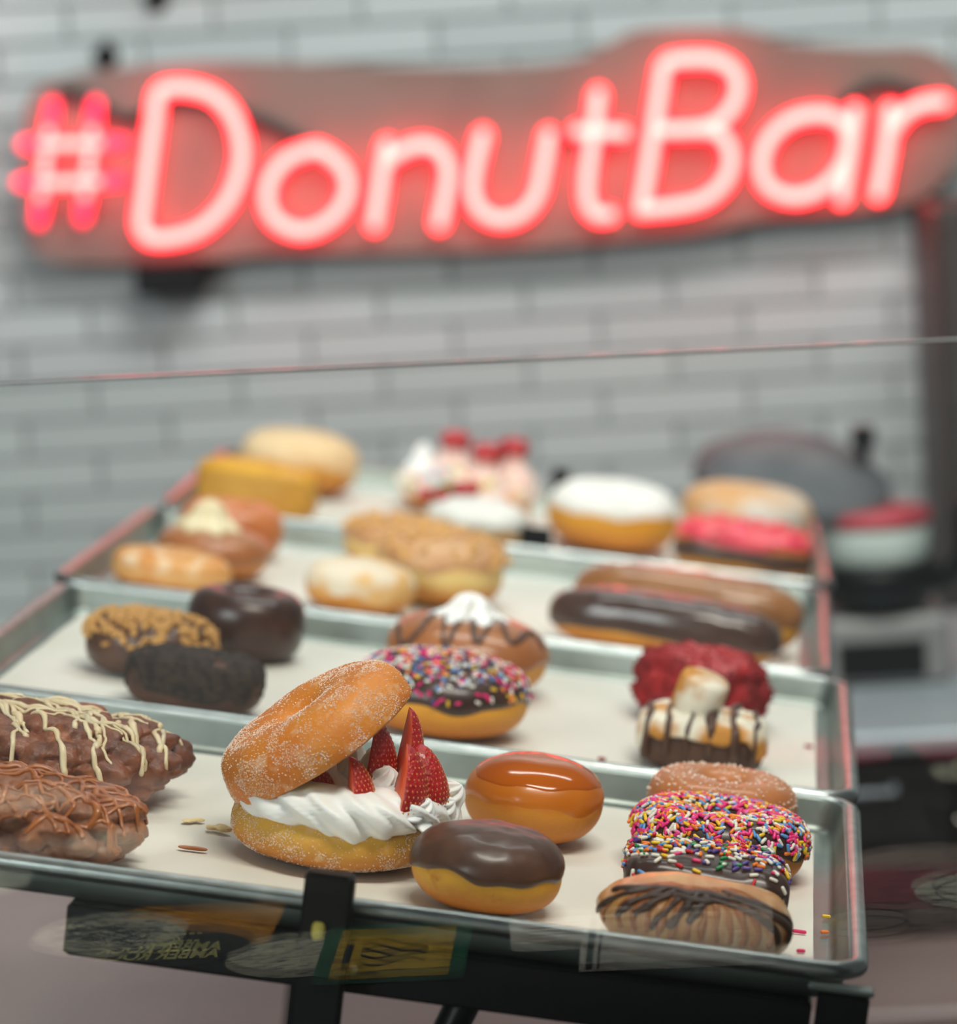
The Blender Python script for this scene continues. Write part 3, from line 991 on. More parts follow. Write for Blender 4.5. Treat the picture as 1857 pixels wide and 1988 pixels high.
# square pastry with chocolate drizzle
t = thing('drizzled_square_pastry', .2295, .0640, 'square glazed pastry striped with dark chocolate drizzle, front right of the front tray', 'pastry', .0, G1)
bn = Bun(.0560, .0400, .0215, e1=.60, e2=.95, ep=.60, nz=.07, nf=34, seed=53)
vf = bn.mesh(110, 40)
M_PAST = mat('glazed_pastry', S(236, 178, 108), S(214, 138, 68), sc=40, rough=.38, coat=.3, bump=.25, bsc=90, c3=S(240, 200, 150), sc3=40, lo3=.58, hi3=.72, aniso=(1.6, .5, .5))
mk('dough', vf, M_PAST, t)
bv = tree(vf)
def strands(shape, paths, rad, sides=7, off=.0003, flat=.5, seed=0):
    rq = random.Random(seed); parts = []
    for pth in paths:
        sm = smooth_path([(u, v, 0) for u, v in pth], 9)
        P = [shape.pos(q.x, q.y) + shape.nrm(q.x, q.y) * off for q in sm]
        r0 = rad * rq.uniform(.75, 1.3); ph = rq.uniform(0, 6)
        parts.append(tube(P, lambda t_, r0=r0, ph=ph: r0 * (1 + .25 * math.sin(t_ * 13 + ph)), sides, flat, [shape.nrm(q.x, q.y) for q in sm]))
    return join(*parts)
rp_ = random.Random(12)
U = lambda fx: -math.acos(max(-1, min(1, sp(fx, 1 / .6))))      # across the front, -1 left to 1 right
car = [[(U(-.92 + k * .142 + .012 * math.sin(2 * j + k)), 1.42 - j * .25) for j in range(7)] for k in range(14)]
mk('caramel_drizzle', strands(bn, car, .0019, 6, .0001, .35, 5), mat('pastry_caramel', S(204, 122, 52), S(188, 104, 40), sc=50, rough=.3, coat=.2), t)
paths = []
for k in range(6):
    f0 = .16 - k * .185
    paths.append([(U(max(f0 - j * .045 + rp_.uniform(-.01, .01), -.985)), 1.18 - j * (.17 + .03 * (k % 3))) for j in range(6)])
paths.append([(U(f), v) for f, v in ((-.97, .7), (-.85, 1.02), (-.55, 1.20), (-.2, 1.12), (.1, 1.20), (.4, 1.12), (.65, 1.02), (.84, .70), (.93, .35), (.96, .0))])
paths.append([(U(f), v) for f, v in ((-.6, .86), (-.35, 1.00), (-.05, .90), (.25, .98), (.5, .86), (.70, .60), (.80, .30), (.84, .0))])
paths.append([(U(f), v) for f, v in ((.55, 1.30), (.76, 1.12), (.92, .80), (.985, .45), (.995, .1))])
mk('chocolate_drizzle', strands(bn, paths, .0024, 8, .0008, .5, 6), M_CHOC, t)

# crumbs and stray sprinkles on the front tray
def stray(name, x, y, vf, m, label, cat, rz=0, group=None, z=None):
    o = mk(name, vf, m, matrix=T(x, y, PASTRY_Z + .0002 if z is None else z) @ R(rz, 'Z'), smooth=False)
    return prop(o, label, cat, group)
M_FLAKE = mat('dough_flake', S(240, 218, 168), S(230, 200, 140), sc=200, rough=.8)
stray('caramel_shard', -.0805, .1500, Bun(.0095, .0022, .0012, nz=.2, seed=3, ep=.6).mesh(14, 6), M_CARD, 'thin brown caramel shard lying on the front parchment', 'crumb', .05)
stray('dough_flake', -.0930, .2230, Bun(.0075, .0045, .0009, nz=.8, nf=120, seed=5).mesh(12, 6), M_FLAKE, 'pale dough flake on the parchment left of the strawberry doughnut', 'crumb', .6)
stray('dough_flake', -.0740, .2080, Bun(.0085, .0070, .0018, nz=.8, nf=120, seed=8).mesh(12, 6), M_FLAKE, 'pale dough flake tucked behind the left edge of the strawberry doughnut', 'crumb', .2)
for i, (x, y, c, lab, rz) in enumerate((
        (.2915, .1430, S(235, 40, 110), 'pink sprinkle lying beside the square chocolate doughnut', .0),
        (.2925, .0980, S(235, 40, 110), 'pink sprinkle lying beside the drizzled square pastry', .3))):
    stray('stray_sprinkle', x, y, xf(capsule(.0085 if i == 0 else .0055, .0012), T(0, 0, .0012) @ R(PI / 2, 'Y')), mat('candy_stray%d' % i, c, rough=.35), lab, 'sprinkle', rz, 'stray sprinkles on the front tray')
for i, (x, y, c, lab, rz) in enumerate((
        (.3070, .1560, S(248, 128, 30), 'orange sprinkle in the right gutter of the front tray', .4),
        (.3080, .1950, S(250, 200, 40), 'yellow sprinkle in the right gutter of the front tray', .2),
        (.3060, .0620, S(240, 226, 180), 'cream sprinkle in the right gutter of the front tray', 1.2))):
    stray('stray_sprinkle', x, y, xf(capsule(.0055, .0012), T(0, 0, .0012) @ R(PI / 2, 'Y')), mat('candy_gutter%d' % i, c, rough=.35), lab, 'sprinkle', rz, 'stray sprinkles on the front tray', z=ZR - .0226)

# ---- tray 2 ------------------------------------------------------------
G2 = 'pastries on the second tray'
M_NUT = mat('chopped_nut', S(206, 158, 92), S(176, 122, 66), sc=90, rough=.6, c3=S(226, 186, 120), sc3=70)
t = thing('nut_chocolate_doughnut', -.2089, .6712, 'chocolate doughnut topped with chopped nuts, left of the second tray', 'doughnut', .1, G2)
bn = Bun(.0490, .0400, .0225, e1=.55, e2=.7, nz=.03, seed=61)
vf = bn.mesh(72, 30)
mk('dough', vf, M_CHOC, t)
cm = chunk_meshes('nut_piece', M_NUT, .0046, 4, 3)
rn = random.Random(3)
for i, (p, n) in enumerate(samples(vf, 270, 4, zmin=.0260, nzmin=-.05)):
    link('nut_piece', cm[i % 4], t, orient(p, n, rn, .0008))
t = thing('dark_chocolate_ring', -.1554, .7960, 'plain dark chocolate ring doughnut at the back left of the second tray', 'doughnut', 0, G2)
rg = Ring(.0471, .0462, .0262, k=.62, seed=63, e2=.8)
mk('dough', rg.mesh(), M_DCHOC, t)
t = thing('cookie_crumb_bar', -.1552, .5700, 'dark bar coated with black cookie crumbs, front left of the second tray', 'pastry', -.14, G2)
M_CRB = mat('cookie_crumb', S(40, 33, 30), S(62, 50, 42), sc=140, rough=.85, bump=1.0, bsc=280)
bn = Bun(.0500, .0300, .0205, e1=.4, e2=.6, ep=.6, nz=.04, seed=67)
vf = bn.mesh(72, 28)
mk('dough', vf, mat('bar_brown', S(84, 54, 40), S(66, 44, 36), sc=40, rough=.6), t)
mk('crumb_coating', bn.cap(wavy(-.15, .35, 7), .0012, 96, 24, wob=.003), M_CRB, t)
grains('crumbs', t, vf, 700, .0011, M_CRB, 9, zmin=.014)
t = thing('sprinkle_doughnut', .0235, .6002, 'large filled doughnut with dark icing and rainbow sprinkles on the second tray', 'doughnut', 0, G2)
bn = Bun(.0630, .0610, .0275, e1=.66, e2=.85, nz=.025, seed=71)
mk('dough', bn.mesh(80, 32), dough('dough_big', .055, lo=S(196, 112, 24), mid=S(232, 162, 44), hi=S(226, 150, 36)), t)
cp = bn.cap(wavy(.02, .13, 12), .0018, 110, 26)
mk('icing', cp, M_DCHOC, t)
sprinkles(t, cp, 640, 300, 23, SPK3, L=.0046, r=.0011, zmin=.031, nzmin=.0, keep=lambda p, r: r.random() < (1 if p.z > .043 else .35))
t = thing('drizzled_cream_doughnut', .0250, .7720, 'tan iced doughnut with chocolate zigzag and white cream on top', 'doughnut', 0, G2)
bn = Bun(.0625, .0600, .0285, e1=.68, e2=.9, nz=.025, seed=73)
vf = bn.mesh(80, 32)
mk('dough', vf, D_GOLD, t)
cp = bn.cap(wavy(-.05, .12, 13), .0018, 100, 26)
mk('icing', cp, M_MILK, t)
bv = tree(cp)
mk('cream_dollop', xf(dollop(.026, .024, 6, 1.2), T(-.002, -.004, .0535)), M_CREAM, t)
paths = []
zz = [(-.056, -.012), (-.050, -.036), (-.042, -.044), (-.034, -.036), (-.028, -.006), (-.024, .01), (-.019, -.02), (-.016, -.052), (-.011, -.054), (-.005, -.012), (-.001, .008), (.004, -.03), (.009, -.052), (.014, -.045), (.018, -.01), (.022, .0), (.026, -.02), (.033, -.040), (.040, -.034), (.045, -.012), (.050, -.005), (.0575, -.012)]
paths = [zz]
mk('chocolate_zigzag', drizzle(bv, paths, .0028, 7, .0006, .7, 8, drip=.02), M_CHOC, t)
t = thing('red_velvet_doughnut', .2096, .7664, 'crumbly deep red velvet doughnut on the right of the second tray', 'doughnut', .2, G2)
M_RV = mat('red_velvet', S(158, 22, 24), S(120, 14, 20), sc=70, rough=.8, bump=1.0, bsc=160, c3=S(186, 60, 60), sc3=120, lo3=.62, hi3=.7)
bn = Bun(.0520, .0500, .0272, e1=.55, e2=.75, nz=.09, nf=34, seed=79, lump=.12, lf=80)
vf = bn.mesh(110, 44)
mk('dough', vf, M_RV, t)
grains('crumbs', t, vf, 900, .0016, M_RV, 10, zmin=.006)
mk('glaze_patch', bn.cap(lambda u: .9 + .25 * math.sin(2 * u + 1), .0006, 60, 10), mat('red_glaze', S(172, 40, 44), rough=.35), t)
stray('red_crumb', .2960, .7150, Bun(.0038, .0028, .0012, nz=.4, nf=200, seed=3).mesh(10, 6), M_RV, 'dark red cake crumb at the right of the second tray', 'crumb', 0)
stray('red_crumb', .1460, .5680, Bun(.0036, .0026, .0012, nz=.4, nf=200, seed=4).mesh(10, 6), M_RV, 'red cake crumb left of the marshmallow pastry', 'crumb', 0)
# s'mores
M_MARSH = mat('marshmallow', S(240, 232, 214), S(236, 226, 204), sc=20, rough=.7, sss=.3, c3=S(204, 140, 58), sc3=30, lo3=.44, hi3=.58)
t = thing('marshmallow_pastry', .2160, .5992, 'brown pastry covered with toasted marshmallow stripes of chocolate and a marshmallow on top', 'pastry', 0, G2)
bn = Bun(.0460, .0370, .0190, e1=.4, e2=.6, ep=.6, nz=.04, seed=83)
mk('dough', bn.mesh(72, 28), mat('smore_brown', S(92, 60, 44), S(74, 48, 36), sc=40, rough=.55), t)
cp = bn.cap(wavy(.05, .3, 15), .0032, 100, 26, wob=.003)
mk('marshmallow_layer', cp, M_MARSH, t)
bv = tree(cp)
paths = []
for k in range(6):
    x = -.040 + k * .0155
    paths.append([(x + rnd.uniform(-.002, .002), .038 - j * .0083 ) for j in range(10)])
mk('chocolate_drizzle', drizzle(bv, paths, .0027, 7, .0006, .7, 9, drip=.018), M_CHOC, t)
mk('marshmallow', xf(lathe([(.011, 0), (.0150, .0012), (.0160, .004), (.0160, .024), (.0150, .027), (.011, .0282)], 36), T(-.0095, -.006, .0370) @ R(math.radians(14), 'Y') @ R(math.radians(10), 'X') @ Matrix.Scale(1.15, 4)), M_MARSH, t)

# ---- tray 3 ------------------------------------------------------------
G3 = 'pastries on the third tray'
M_DUST = mat('dusted_dough', S(214, 140, 70), S(226, 168, 104), sc=30, rough=.7, bump=.3, bsc=200, c3=S(236, 206, 170), sc3=60, lo3=.5, hi3=.66)
M_POWD = mat('powder_sugar', S(232, 226, 216), S(222, 208, 190), sc=50, rough=.9, bump=.4, bsc=220)
t = thing('dusted_flat_pastry', -.2625, 1.0560, 'flat sugar-dusted pastry at the front left of the third tray', 'pastry', -.1, G3)
bn = Bun(.0535, .0380, .0165, e1=.5, e2=.7, nz=.05, seed=91)
vf = bn.mesh(64, 26)
mk('dough', vf, dough('dough_flat', .033, lo=S(160, 92, 36), mid=S(226, 178, 116), hi=S(218, 152, 82)), t)
mk('sugar_dusting', bn.cap(wavy(.15, .3, 9), .0006, 80, 18), M_DUST, t)
t = thing('cream_topped_doughnut', -.2430, 1.1560, 'tan doughnut with a pointed dollop of cream on the third tray', 'doughnut', 0, G3)
bn = Bun(.0500, .0480, .0205, e1=.62, e2=.8, nz=.03, seed=93)
mk('dough', bn.mesh(64, 26), dough('dough_t3', .042, lo=S(150, 84, 26), mid=S(206, 136, 60), hi=S(200, 126, 56)), t)
mk('icing', bn.cap(wavy(-.2, .15, 9), .0014, 80, 18), M_MILK, t)
mk('cream_dollop', xf(dollop(.0235, .030, 6, .4), T(-.006, -.004, .0385)), mat('butter_cream', S(238, 226, 190), S(230, 216, 176), sc=30, rough=.5, sss=.3), t)
t = thing('tan_glazed_doughnut', -.2470, 1.2740, 'orange-brown glazed doughnut at the back left of the third tray', 'doughnut', 0, G3)
rg = Ring(.0480, .0470, .0236, k=.62, seed=95)
mk('dough', rg.mesh(60, 26), D_GOLD, t)
mk('icing', rg.cap(wavy(-.4, .15, 9), .0016, 72, 20), mat('orange_icing', S(206, 124, 70), S(192, 108, 56), sc=30, rough=.35, coat=.2), t)
t = thing('powdered_doughnut', -.0971, 1.0600, 'powder-sugared doughnut at the front middle of the third tray', 'doughnut', 0, G3)
bn = Bun(.0482, .0430, .0225, e1=.62, e2=.8, nz=.03, seed=97)
mk('dough', bn.mesh(64, 26), dough('dough_pow', .045, lo=S(176, 104, 40), mid=S(226, 168, 92), hi=S(220, 156, 80)), t)
mk('sugar_dusting', bn.cap(wavy(-.1, .3, 16), .0007, 80, 18), mat('sugar_veil', S(236, 220, 196), S(232, 180, 110), sc=22, rough=.85, lo=.46, hi=.62, bump=.3, bsc=200), t)
M_PNUT = mat('peanut_crumb', S(226, 178, 112), S(204, 144, 76), sc=60, rough=.7)
for lab, x, y, a, bb, c, sd in (('cream-filled doughnut covered with chopped peanuts, middle of the third tray', -.0385, 1.1600, .0580, .0560, .0310, 101),
                                ('peanut-crumbed doughnut at the back middle of the third tray', -.0890, 1.3130, .0560, .0500, .0232, 103)):
    t = thing('peanut_doughnut', x, y, lab, 'doughnut', 0, G3)
    bn = Bun(a, bb, c, e1=.6, e2=.75, nz=.03, seed=sd)
    vf = bn.mesh(64, 28)
    mk('dough', vf, dough('dough_nut%d' % sd, c * 2, lo=S(214, 160, 76), mid=S(240, 212, 138), hi=S(226, 180, 116)), t)
    cp = bn.cap(wavy(.12, .15, sd), .0022, 90, 20, wob=.002)
    mk('icing', cp, mat('tan_icing', S(214, 168, 122), S(200, 148, 104), sc=40, rough=.5), t)
    cm = chunk_meshes('nut_piece', M_PNUT, .0044, 4, sd)
    for i, (p, n) in enumerate(samples(cp, 120, sd, zmin=c * 1.25, nzmin=.1)):
        link('nut_piece', cm[i % 4], t, orient(p, n, rn, .0008))

def longjohn(name, x, y, rz, label, a, bb, c, icing, grp, dm, seed, low=0.0):
    t = thing(name, x, y, label, 'pastry', rz, grp)
    bn = Bun(a, bb, c, e1=.5, e2=.8, ep=.72, nz=.03, nf=14, seed=seed)
    mk('dough', bn.mesh(96, 28), dm, t)
    cp = bn.cap(wavy(low, .12, seed), .002, 120, 22, wob=.001)
    mk('icing', cp, icing, t)
    return t, cp
longjohn('maple_bar', .1860, 1.1130, -.16, 'long doughnut bar with light brown icing on the third tray', .1010, .0350, .0305, mat('maple_icing', S(160, 108, 64), S(142, 92, 54), sc=20, rough=.3, coat=.3), G3, D_GOLD, 111)
longjohn('chocolate_bar', .1690, 1.0360, -.16, 'long doughnut bar with shiny dark chocolate icing on the third tray', .1000, .0320, .0250, mat('bar_chocolate', S(70, 50, 44), S(80, 58, 50), sc=20, rough=.24, coat=.5), G3, dough('dough_bar', .05), 113, -.25)

# ---- tray 4 ------------------------------------------------------------
G4 = 'pastries on the rear tray'
t = thing('dusted_cream_doughnut', -.2516, 1.7397, 'big pale sugar-dusted doughnut at the back left of the rearmost tray', 'doughnut', 0, G4)
bn = Bun(.0630, .0580, .0322, e1=.6, e2=.8, nz=.03, seed=121)
mk('dough', bn.mesh(64, 28), dough('dough_r1', .064, lo=S(176, 106, 28), mid=S(216, 150, 50), hi=S(226, 180, 120)), t)
mk('sugar_dusting', bn.cap(wavy(.0, .3, 2), .0008, 80, 18), mat('peach_dust', S(234, 204, 160), S(228, 188, 140), sc=14, rough=.85), t)
t = thing('yellow_bar', -.2630, 1.5330, 'golden yellow oblong bar at the front left of the rearmost tray', 'pastry', -.16, G4)
bn = Bun(.0610, .0300, .0270, e1=.4, e2=.6, ep=.6, nz=.04, seed=123)
mk('dough', bn.mesh(72, 28), mat('yellow_dough', S(214, 158, 58), S(198, 138, 42), sc=24, rough=.6, bump=.3, bsc=120), t)
mk('icing', bn.cap(wavy(.35, .15, 2), .002, 90, 16), mat('mustard_icing', S(226, 168, 50), S(208, 144, 38), sc=20, rough=.45), t)
t = thing('fruit_cereal_doughnut', -.0690, 1.7350, 'cream doughnut with pastel cereal and three red cherries on the rearmost tray', 'doughnut', 0, G4)
bn = Bun(.0700, .0540, .0200, e1=.55, e2=.75, nz=.03, seed=127)
vf = bn.mesh(64, 26)
mk('dough', vf, dough('dough_r3', .04), t)
cp = bn.cap(wavy(-.05, .2, 3), .004, 80, 18, wob=.003)
mk('icing', cp, mat('pale_frosting', S(240, 222, 206), S(236, 206, 190), sc=30, rough=.5, sss=.2), t)
cc = [S(240, 170, 180), S(238, 206, 110), S(170, 206, 130), S(160, 196, 220), S(245, 236, 226), S(238, 150, 110)]
cms = [chunk_meshes('cereal_piece', mat('cereal%d' % k, c, rough=.7), .0055, 1, 60 + k)[0] for k, c in enumerate(cc)]
for i, (p, n) in enumerate(samples(cp, 110, 5, zmin=.020, nzmin=0)):
    link('cereal_piece', cms[i % 6], t, orient(p, n, rn, .001))
M_CHER = mat('cherry_red', S(190, 22, 32), S(168, 16, 26), sc=30, rough=.25, coat=.4)
for x, y, r_, h_ in ((-.020, .010, .020, .034), (.016, -.012, .017, .026), (.042, .008, .019, .034)):
    mk('cream_dollop', xf(dollop(r_ * 1.15, h_ * 1.25, 6, 1.0), T(x, y, .036)), mat('pink_cream', S(244, 214, 204), S(240, 200, 190), sc=20, rough=.5, sss=.3), t)
    ch_ = mk('cherry', xf(Bun(.0165, .0165, .0110, e1=.7, nz=.03, seed=7).mesh(24, 14), T(x, y, .036 + h_ * .80)), M_CHER, t)
mk('cream_dollop', xf(dollop(.015, .036, 6, .5), T(-.052, .0, .034)), M_CREAM, t)
t = thing('white_iced_doughnut', -.0373, 1.4890, 'white iced doughnut with a green leaf and red candy berries', 'doughnut', 0, G4)
bn = Bun(.0490, .0450, .0250, e1=.62, e2=.8, nz=.03, seed=131)
mk('dough', bn.mesh(64, 26), dough('dough_r4', .05, mid=S(226, 176, 96)), t)
cp = bn.cap(wavy(.05, .12, 4), .0022, 80, 18)
mk('icing', cp, M_WHITE, t)
M_GREEN = mat('green_candy', S(40, 140, 60), S(28, 118, 48), sc=40, rough=.35)
for x, y, rz, big in ((-.049, .012, .7, 1.2), (-.040, .022, 2.4, .9)):
    mk('candy_leaf', xf(Bun(.0160 * big, .0075 * big, .0035, nz=.1, seed=2, ep=1.2).mesh(18, 8), T(x + .008, y, .0480) @ R(rz, 'Z') @ R(-.5, 'Y')), M_GREEN, t)
for x, y, z in ((-.020, .01, .050), (-.010, .022, .050), (-.052, .006, .040), (-.036, -.004, .043)):
    mk('candy_berry', xf(Bun(.0085, .0085, .0075, nz=.03, seed=2).mesh(16, 10), T(x, y, z)), M_CHER, t)
t = thing('sugar_capped_doughnut', .0909, 1.6062, 'golden filled doughnut capped with white powdered sugar', 'doughnut', 0, G4)
bn = Bun(.0668, .0580, .0345, e1=.62, e2=.85, nz=.03, seed=137)
mk('dough', bn.mesh(64, 28), dough('dough_r5', .069, lo=S(156, 84, 18), mid=S(226, 158, 38), hi=S(216, 146, 40)), t)
mk('sugar_cap', bn.cap(wavy(.14, .1, 5), .0016, 80, 18), mat('white_sugar', S(244, 242, 236), S(234, 230, 222), sc=30, rough=.9), t)
t = thing('tan_dusted_doughnut', .2247, 1.7800, 'tan doughnut dusted with white sugar at the back right of the rearmost tray', 'doughnut', 0, G4)
bn = Bun(.0690, .0600, .0305, e1=.58, e2=.8, nz=.03, seed=139)
mk('dough', bn.mesh(64, 28), dough('dough_r6', .06), t)
mk('sugar_dusting', bn.cap(wavy(-.2, .2, 6), .0008, 80, 18), mat('tan_dust', S(216, 164, 112), S(214, 206, 196), sc=9, rough=.8, lo=.45, hi=.62), t)
t, cp = longjohn('pink_frosted_bar', .2263, 1.5000, -.10, 'oblong doughnut bar with bright pink frosting and a dark brown band', .0680, .0320, .0290, mat('pink_frosting', S(232, 62, 84), S(238, 90, 92), sc=26, rough=.35, coat=.2, bump=.4, bsc=70), G4, D_GOLD, 141, .25)
bn = Bun(.0683, .0323, .0290, e1=.5, e2=.8, ep=.72, nz=.03, nf=14, seed=141)
def band(s, lo_f, hi_f, th, nu=90, nv=8):
    V = []; F = []
    for j in range(nv + 1):
        for i in range(nu):
            u = 2 * PI * i / nu; a_, b_ = lo_f(u), hi_f(u)
            v = a_ + (b_ - a_) * j / nv
            V.append(s.pos(u, v) + s.nrm(u, v) * (th * math.sin(PI * j / nv)))
    for j in range(nv):
        for i in range(nu):
            a_ = j * nu + i; b_ = j * nu + (i + 1) % nu
            F.append((a_, b_, b_ + nu, a_ + nu))
    return V, F
mk('dark_band', band(bn, wavy(-.25, .1, 3), wavy(.2, .1, 4), .0015), M_CHOC, t)  # dark brown strip round the side of the bar
cms = [chunk_meshes('pink_crumb', mat('pinkc%d' % k, c, rough=.6), .0048, 1, 80 + k)[0] for k, c in enumerate((S(236, 80, 90), S(240, 120, 110), S(220, 40, 90)))]
for i, (p, n) in enumerate(samples(cp, 60, 6, zmin=.045, nzmin=.2)):
    link('pink_crumb', cms[i % 3], t, orient(p, n, rn, .0005))

# black price-tag holders on the rear tray
for lab, x, y, w_, d_, h_, z_ in (('small black tag holder between the white iced and sugar-capped doughnuts', .0240, 1.4700, .0155, .006, .034, PASTRY_Z),
                                  ('small black tag holder beside the cherry doughnut at the back', .0210, 1.8300, .0095, .006, .047, PASTRY_Z)):
    th = thing('tag_holder', x, y, lab, 'tag holder', 0, 'tag holders on the rear tray')
    mk('foot', box(-w_, w_, -d_, d_, 0, .004, .001), M_BLACK, th, smooth=False)
    mk('card', box(-w_, w_, -.0015, .0015, .004, h_, .0006), M_BLACK, th, smooth=False)

# ------------------------------------------------------------------ glass guard
GYp = 1.868
gl = empty('glass_guard', matrix=ROOM)
prop(gl, 'clear upright glass guard in front of the trays', 'glass guard')
M_GLASS = glass_mat('guard_glass', (0.965, 0.985, 0.975, 1))
ga, gb, gt = -.95, .95, .009
zl = lambda x: -.1775 - .0124 * x - .0037
ztop = lambda x: -.18055 - .0127 * x
CZ = -.5760
v = [(x, y, z) for x in (ga, gb) for y in (GYp, GYp + gt) for z in (CZ + .001, ztop(x) - .0012)]
mk('pane', (v, [(0, 1, 3, 2), (4, 6, 7, 5), (0, 4, 5, 1), (2, 3, 7, 6), (0, 2, 6, 4), (1, 5, 7, 3)]), M_GLASS, gl, smooth=False)
M_EDGE = mat('glass_edge', S(62, 60, 55), S(52, 50, 46), sc=8, rough=.05, spec=.6)
prof = [(GYp + gt / 2 - gt / 2 * math.cos(PI * k / 12), -.0012 + (.0009 if 0 < k < 12 else 0) + .0003 * math.sin(PI * k / 12)) for k in range(13)]
mk('polished_edge', loft([[(x, y, ztop(x) + z) for y, z in prof] for x in (ga, gb)]), M_EDGE, gl)
yc = mk('yellow_crumb', Bun(.0038, .0018, .0052, nz=.25, nf=150, seed=6).mesh(16, 10), mat('yellow_crumb', S(232, 214, 110), S(214, 190, 80), sc=200, rough=.7),
        matrix=T(.0215, -.0275, ZR - .0185))
prop(yc, 'yellow crumb stuck to the front of the black rack post', 'crumb')

# ------------------------------------------------------------------ bar counter in front of the glass, papered with bottle labels
M_BAR = mat('bar_top_black', S(16, 15, 14), S(24, 22, 20), sc=20, rough=.3)
bc = empty('bar_counter', matrix=ROOM)
prop(bc, 'black bar counter papered with bottle labels, reflected in the glass guard', 'counter')
mk('top', box(-1.1, 1.1, .98, GYp + .014, CZ - .04, CZ, .004), M_BAR, bc, smooth=False)
mk('front_panel', box(-1.05, 1.05, 1.05, 1.07, CZ - .85, CZ - .04, .003), M_BAR, bc, smooth=False)
def oval(a, b, n=40): return [(a * math.cos(2 * PI * i / n), b * math.sin(2 * PI * i / n), 0) for i in range(n)]
def rect_o(a, b, r=.008): return [(p[0], p[1], 0) for p in rr(2 * a, 2 * b, r, 0, 4)]
def sheet(outl, z0, z1): return loft([[(p[0], p[1], z0) for p in outl], [(p[0], p[1], z1) for p in outl]])
PAPERS = [mat('label_paper%d' % i, S(*c), S(*[int(q * .86) for q in c]), sc=s_, rough=.45, c3=S(*d), sc3=s3, lo3=.52, hi3=.6, aniso=an) for i, (c, s_, d, s3, an) in enumerate((
    ((226, 222, 204), 20, (60, 62, 70), 70, (.5, 2.2, 1)), ((182, 122, 40), 16, (120, 66, 24), 30, (1, 6, 1)), ((20, 19, 19), 12, (26, 24, 23), 30, (1, 1, 1)),
    ((206, 200, 176), 30, (58, 66, 92), 90, (1, 2, 1)), ((24, 92, 68), 18, (18, 74, 54), 40, (1, 1, 1)), ((212, 172, 60), 14, (110, 80, 30), 34, (1, 3, 1)),
    ((222, 214, 204), 16, (150, 130, 132), 36, (1, 7, 1)), ((150, 60, 70), 12, (90, 36, 50), 30, (1, 3, 1)), ((150, 130, 120), 16, (88, 72, 74), 50, (1, 4, 1))))]
M_GOLDINK = mat('gold_ink', S(250, 238, 150), rough=.4)
M_INK = mat('dark_ink', S(34, 34, 42), rough=.5)
def plabel(x, d, rz, outl, pm, label, lay=0):
    # d: distance from the glass
    o = mk('bottle_label', sheet(outl, 0, .0003), pm, bc, smooth=False, matrix=T(x, GYp - d, CZ + .0002 + lay * .0004) @ R(rz, 'Z'))
    o['label'] = label
    return o
def txt(s_, size, m, parent, M):
    c = bpy.data.curves.new('lettering', 'FONT'); c.body = s_; c.size = size; c.align_x = 'CENTER'; c.align_y = 'CENTER'; c.extrude = .0001; c.offset = .0003
    tmp = bpy.data.objects.new('tmp', c); COL.objects.link(tmp)
    me = bpy.data.meshes.new_from_object(tmp.evaluated_get(bpy.context.evaluated_depsgraph_get()))
    bpy.data.objects.remove(tmp); me.materials.clear(); me.materials.append(m)
    return link('lettering', me, parent, M)
# dark oval reading AMBER ROCK (faces the staff side)
o = plabel(-.2720, .310, PI + .06, oval(.058, .046), PAPERS[2], 'black oval label lettered AMBER ROCK in gold', 1)
txt('AMBER ROCK', .0128, M_GOLDINK, o, T(0, -.014, .0005) @ Matrix.Diagonal((1, 2.3, 1, 1)))
mk('crest', join(*[tube([(math.cos(a) * .006 * k, .004 + math.sin(a) * .008 * k, .0005) for a in [i * .3 for i in range(18)]], .0005, 5) for k in (1, 1.5)]), M_GOLDINK, o)
for k in range(9):
    mk('print_mark', sheet(rect_o(.0016, .0022, .0004), .0003, .0005), M_GOLDINK, o, smooth=False, matrix=T(-.020 + k * .005, .020, 0))
o = plabel(-.3110, .347, .35, oval(.052, .048), PAPERS[3], 'white oval label with a dark scribbled sketch', 2)
rs = random.Random(4)
for k in range(7):
    mk('sketch_line', tube(smooth_path([(rs.uniform(-.036, .036), rs.uniform(-.030, .030), .0004) for _ in range(7)], 6), .0005, 5), M_INK, o)
plabel(-.2560, .362, .05, rect_o(.055, .045), PAPERS[1], 'amber striped rectangular label', 0)
plabel(-.1820, .275, -.3, oval(.046, .046), PAPERS[3], 'blue and cream round label between the black oval and the green label', 0)
o = plabel(-.1215, .265, PI + .03, rect_o(.047, .060), PAPERS[4], 'green bordered label with a golden centre', 1)
mk('panel', sheet(rect_o(.037, .050, .003), .0003, .0005), PAPERS[5], o, smooth=False)
mk('picture', join(*[tube(smooth_path([(-.02 + .04 * j / 5, -.015 + .01 * k + .008 * math.sin(j * 1.3 + k), .0007) for j in range(6)], 5), .0011, 5) for k in range(4)]), M_INK, o)
mk('bar_mark', sheet(rect_o(.0025, .030, .0008), .0005, .0007), M_INK, o, smooth=False, matrix=T(.029, 0, 0))
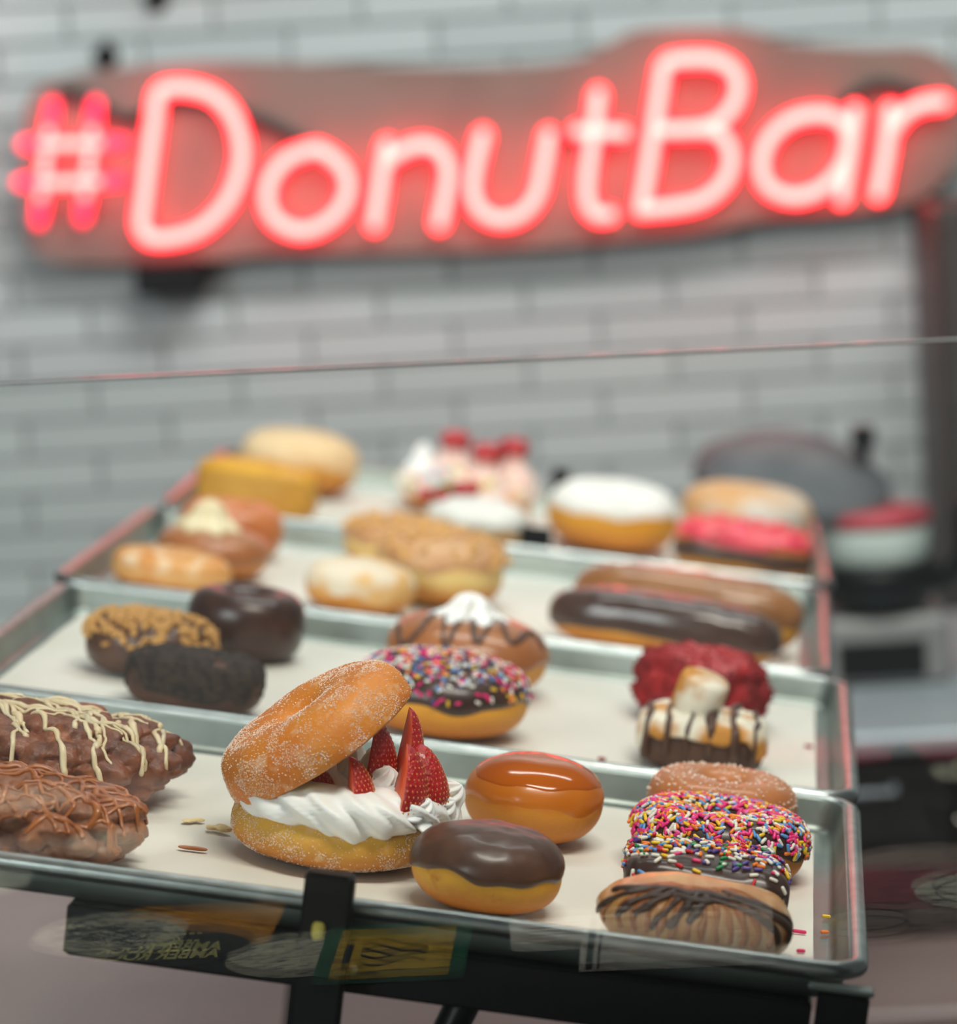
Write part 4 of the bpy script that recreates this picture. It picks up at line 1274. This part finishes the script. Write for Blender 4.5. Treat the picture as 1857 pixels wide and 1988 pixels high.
o = plabel(-.0030, .300, -.03, rect_o(.046, .040), PAPERS[6], 'pale rectangular label with brown lines', 0)
for k in range(6):
    mk('print_line', sheet(rect_o(.034, .0015, .0005), .0003, .0005), mat('brown_ink', S(140, 110, 104), rough=.5), o, smooth=False, matrix=T(0, -.025 + k * .009, 0))
o = plabel(.0565, .267, .05, rect_o(.060, .065, .002), PAPERS[6], 'large pale card with a double ruled border', 1)
for x0, x1, y0, y1 in ((-.056, -.052, -.06, .06), (-.049, -.0475, -.06, .06), (-.05, .052, -.060, -.057), (-.05, .052, -.053, -.052)):
    mk('ruled_line', sheet([(x0, y0, 0), (x1, y0, 0), (x1, y1, 0), (x0, y1, 0)], .0003, .0005), M_INK, o, smooth=False)
o = plabel(.1760, .272, .1, oval(.040, .040), PAPERS[8], 'grey-brown round label with a ring', 1)
mk('ring_mark', tube([(.026 * math.cos(a * .3), .026 * math.sin(a * .3), .0006) for a in range(22)], .0009, 5), M_INK, o)
plabel(.2420, .275, .2, oval(.055, .040), PAPERS[8], 'brown-grey oval label with dark print', 0)
o = plabel(.2620, .345, .0, oval(.050, .048), PAPERS[0], 'cream round label with a dark ring of print', 2)
mk('ring_mark', tube([(.036 * math.cos(a * .3), .036 * math.sin(a * .3), .0006) for a in range(22)], .0008, 5), M_INK, o)
plabel(.1950, .365, .15, rect_o(.060, .050), PAPERS[7], 'muted red rectangular label', 0)
seeds_ = random.Random(8)
words = ['grey', 'amber', 'black', 'blue-cream', 'green', 'gold', 'pale', 'red', 'brown']
for iy in range(5):
    for ix in range(8):
        x = -.42 + ix * .105 + seeds_.uniform(-.02, .02); d = .43 + iy * .09 + seeds_.uniform(-.015, .015)
        k = seeds_.choice((0, 2, 2, 3, 6, 7, 8, 8, 2, 2))
        ov = seeds_.random() < .5
        lab = words[k] + ' bottle label farther out on the bar'
        if -.30 < x < .13: continue
        plabel(x, d, seeds_.uniform(-.4, .4), oval(.050, .042) if ov else rect_o(.050, .040), PAPERS[k], lab, (ix + iy) % 3)
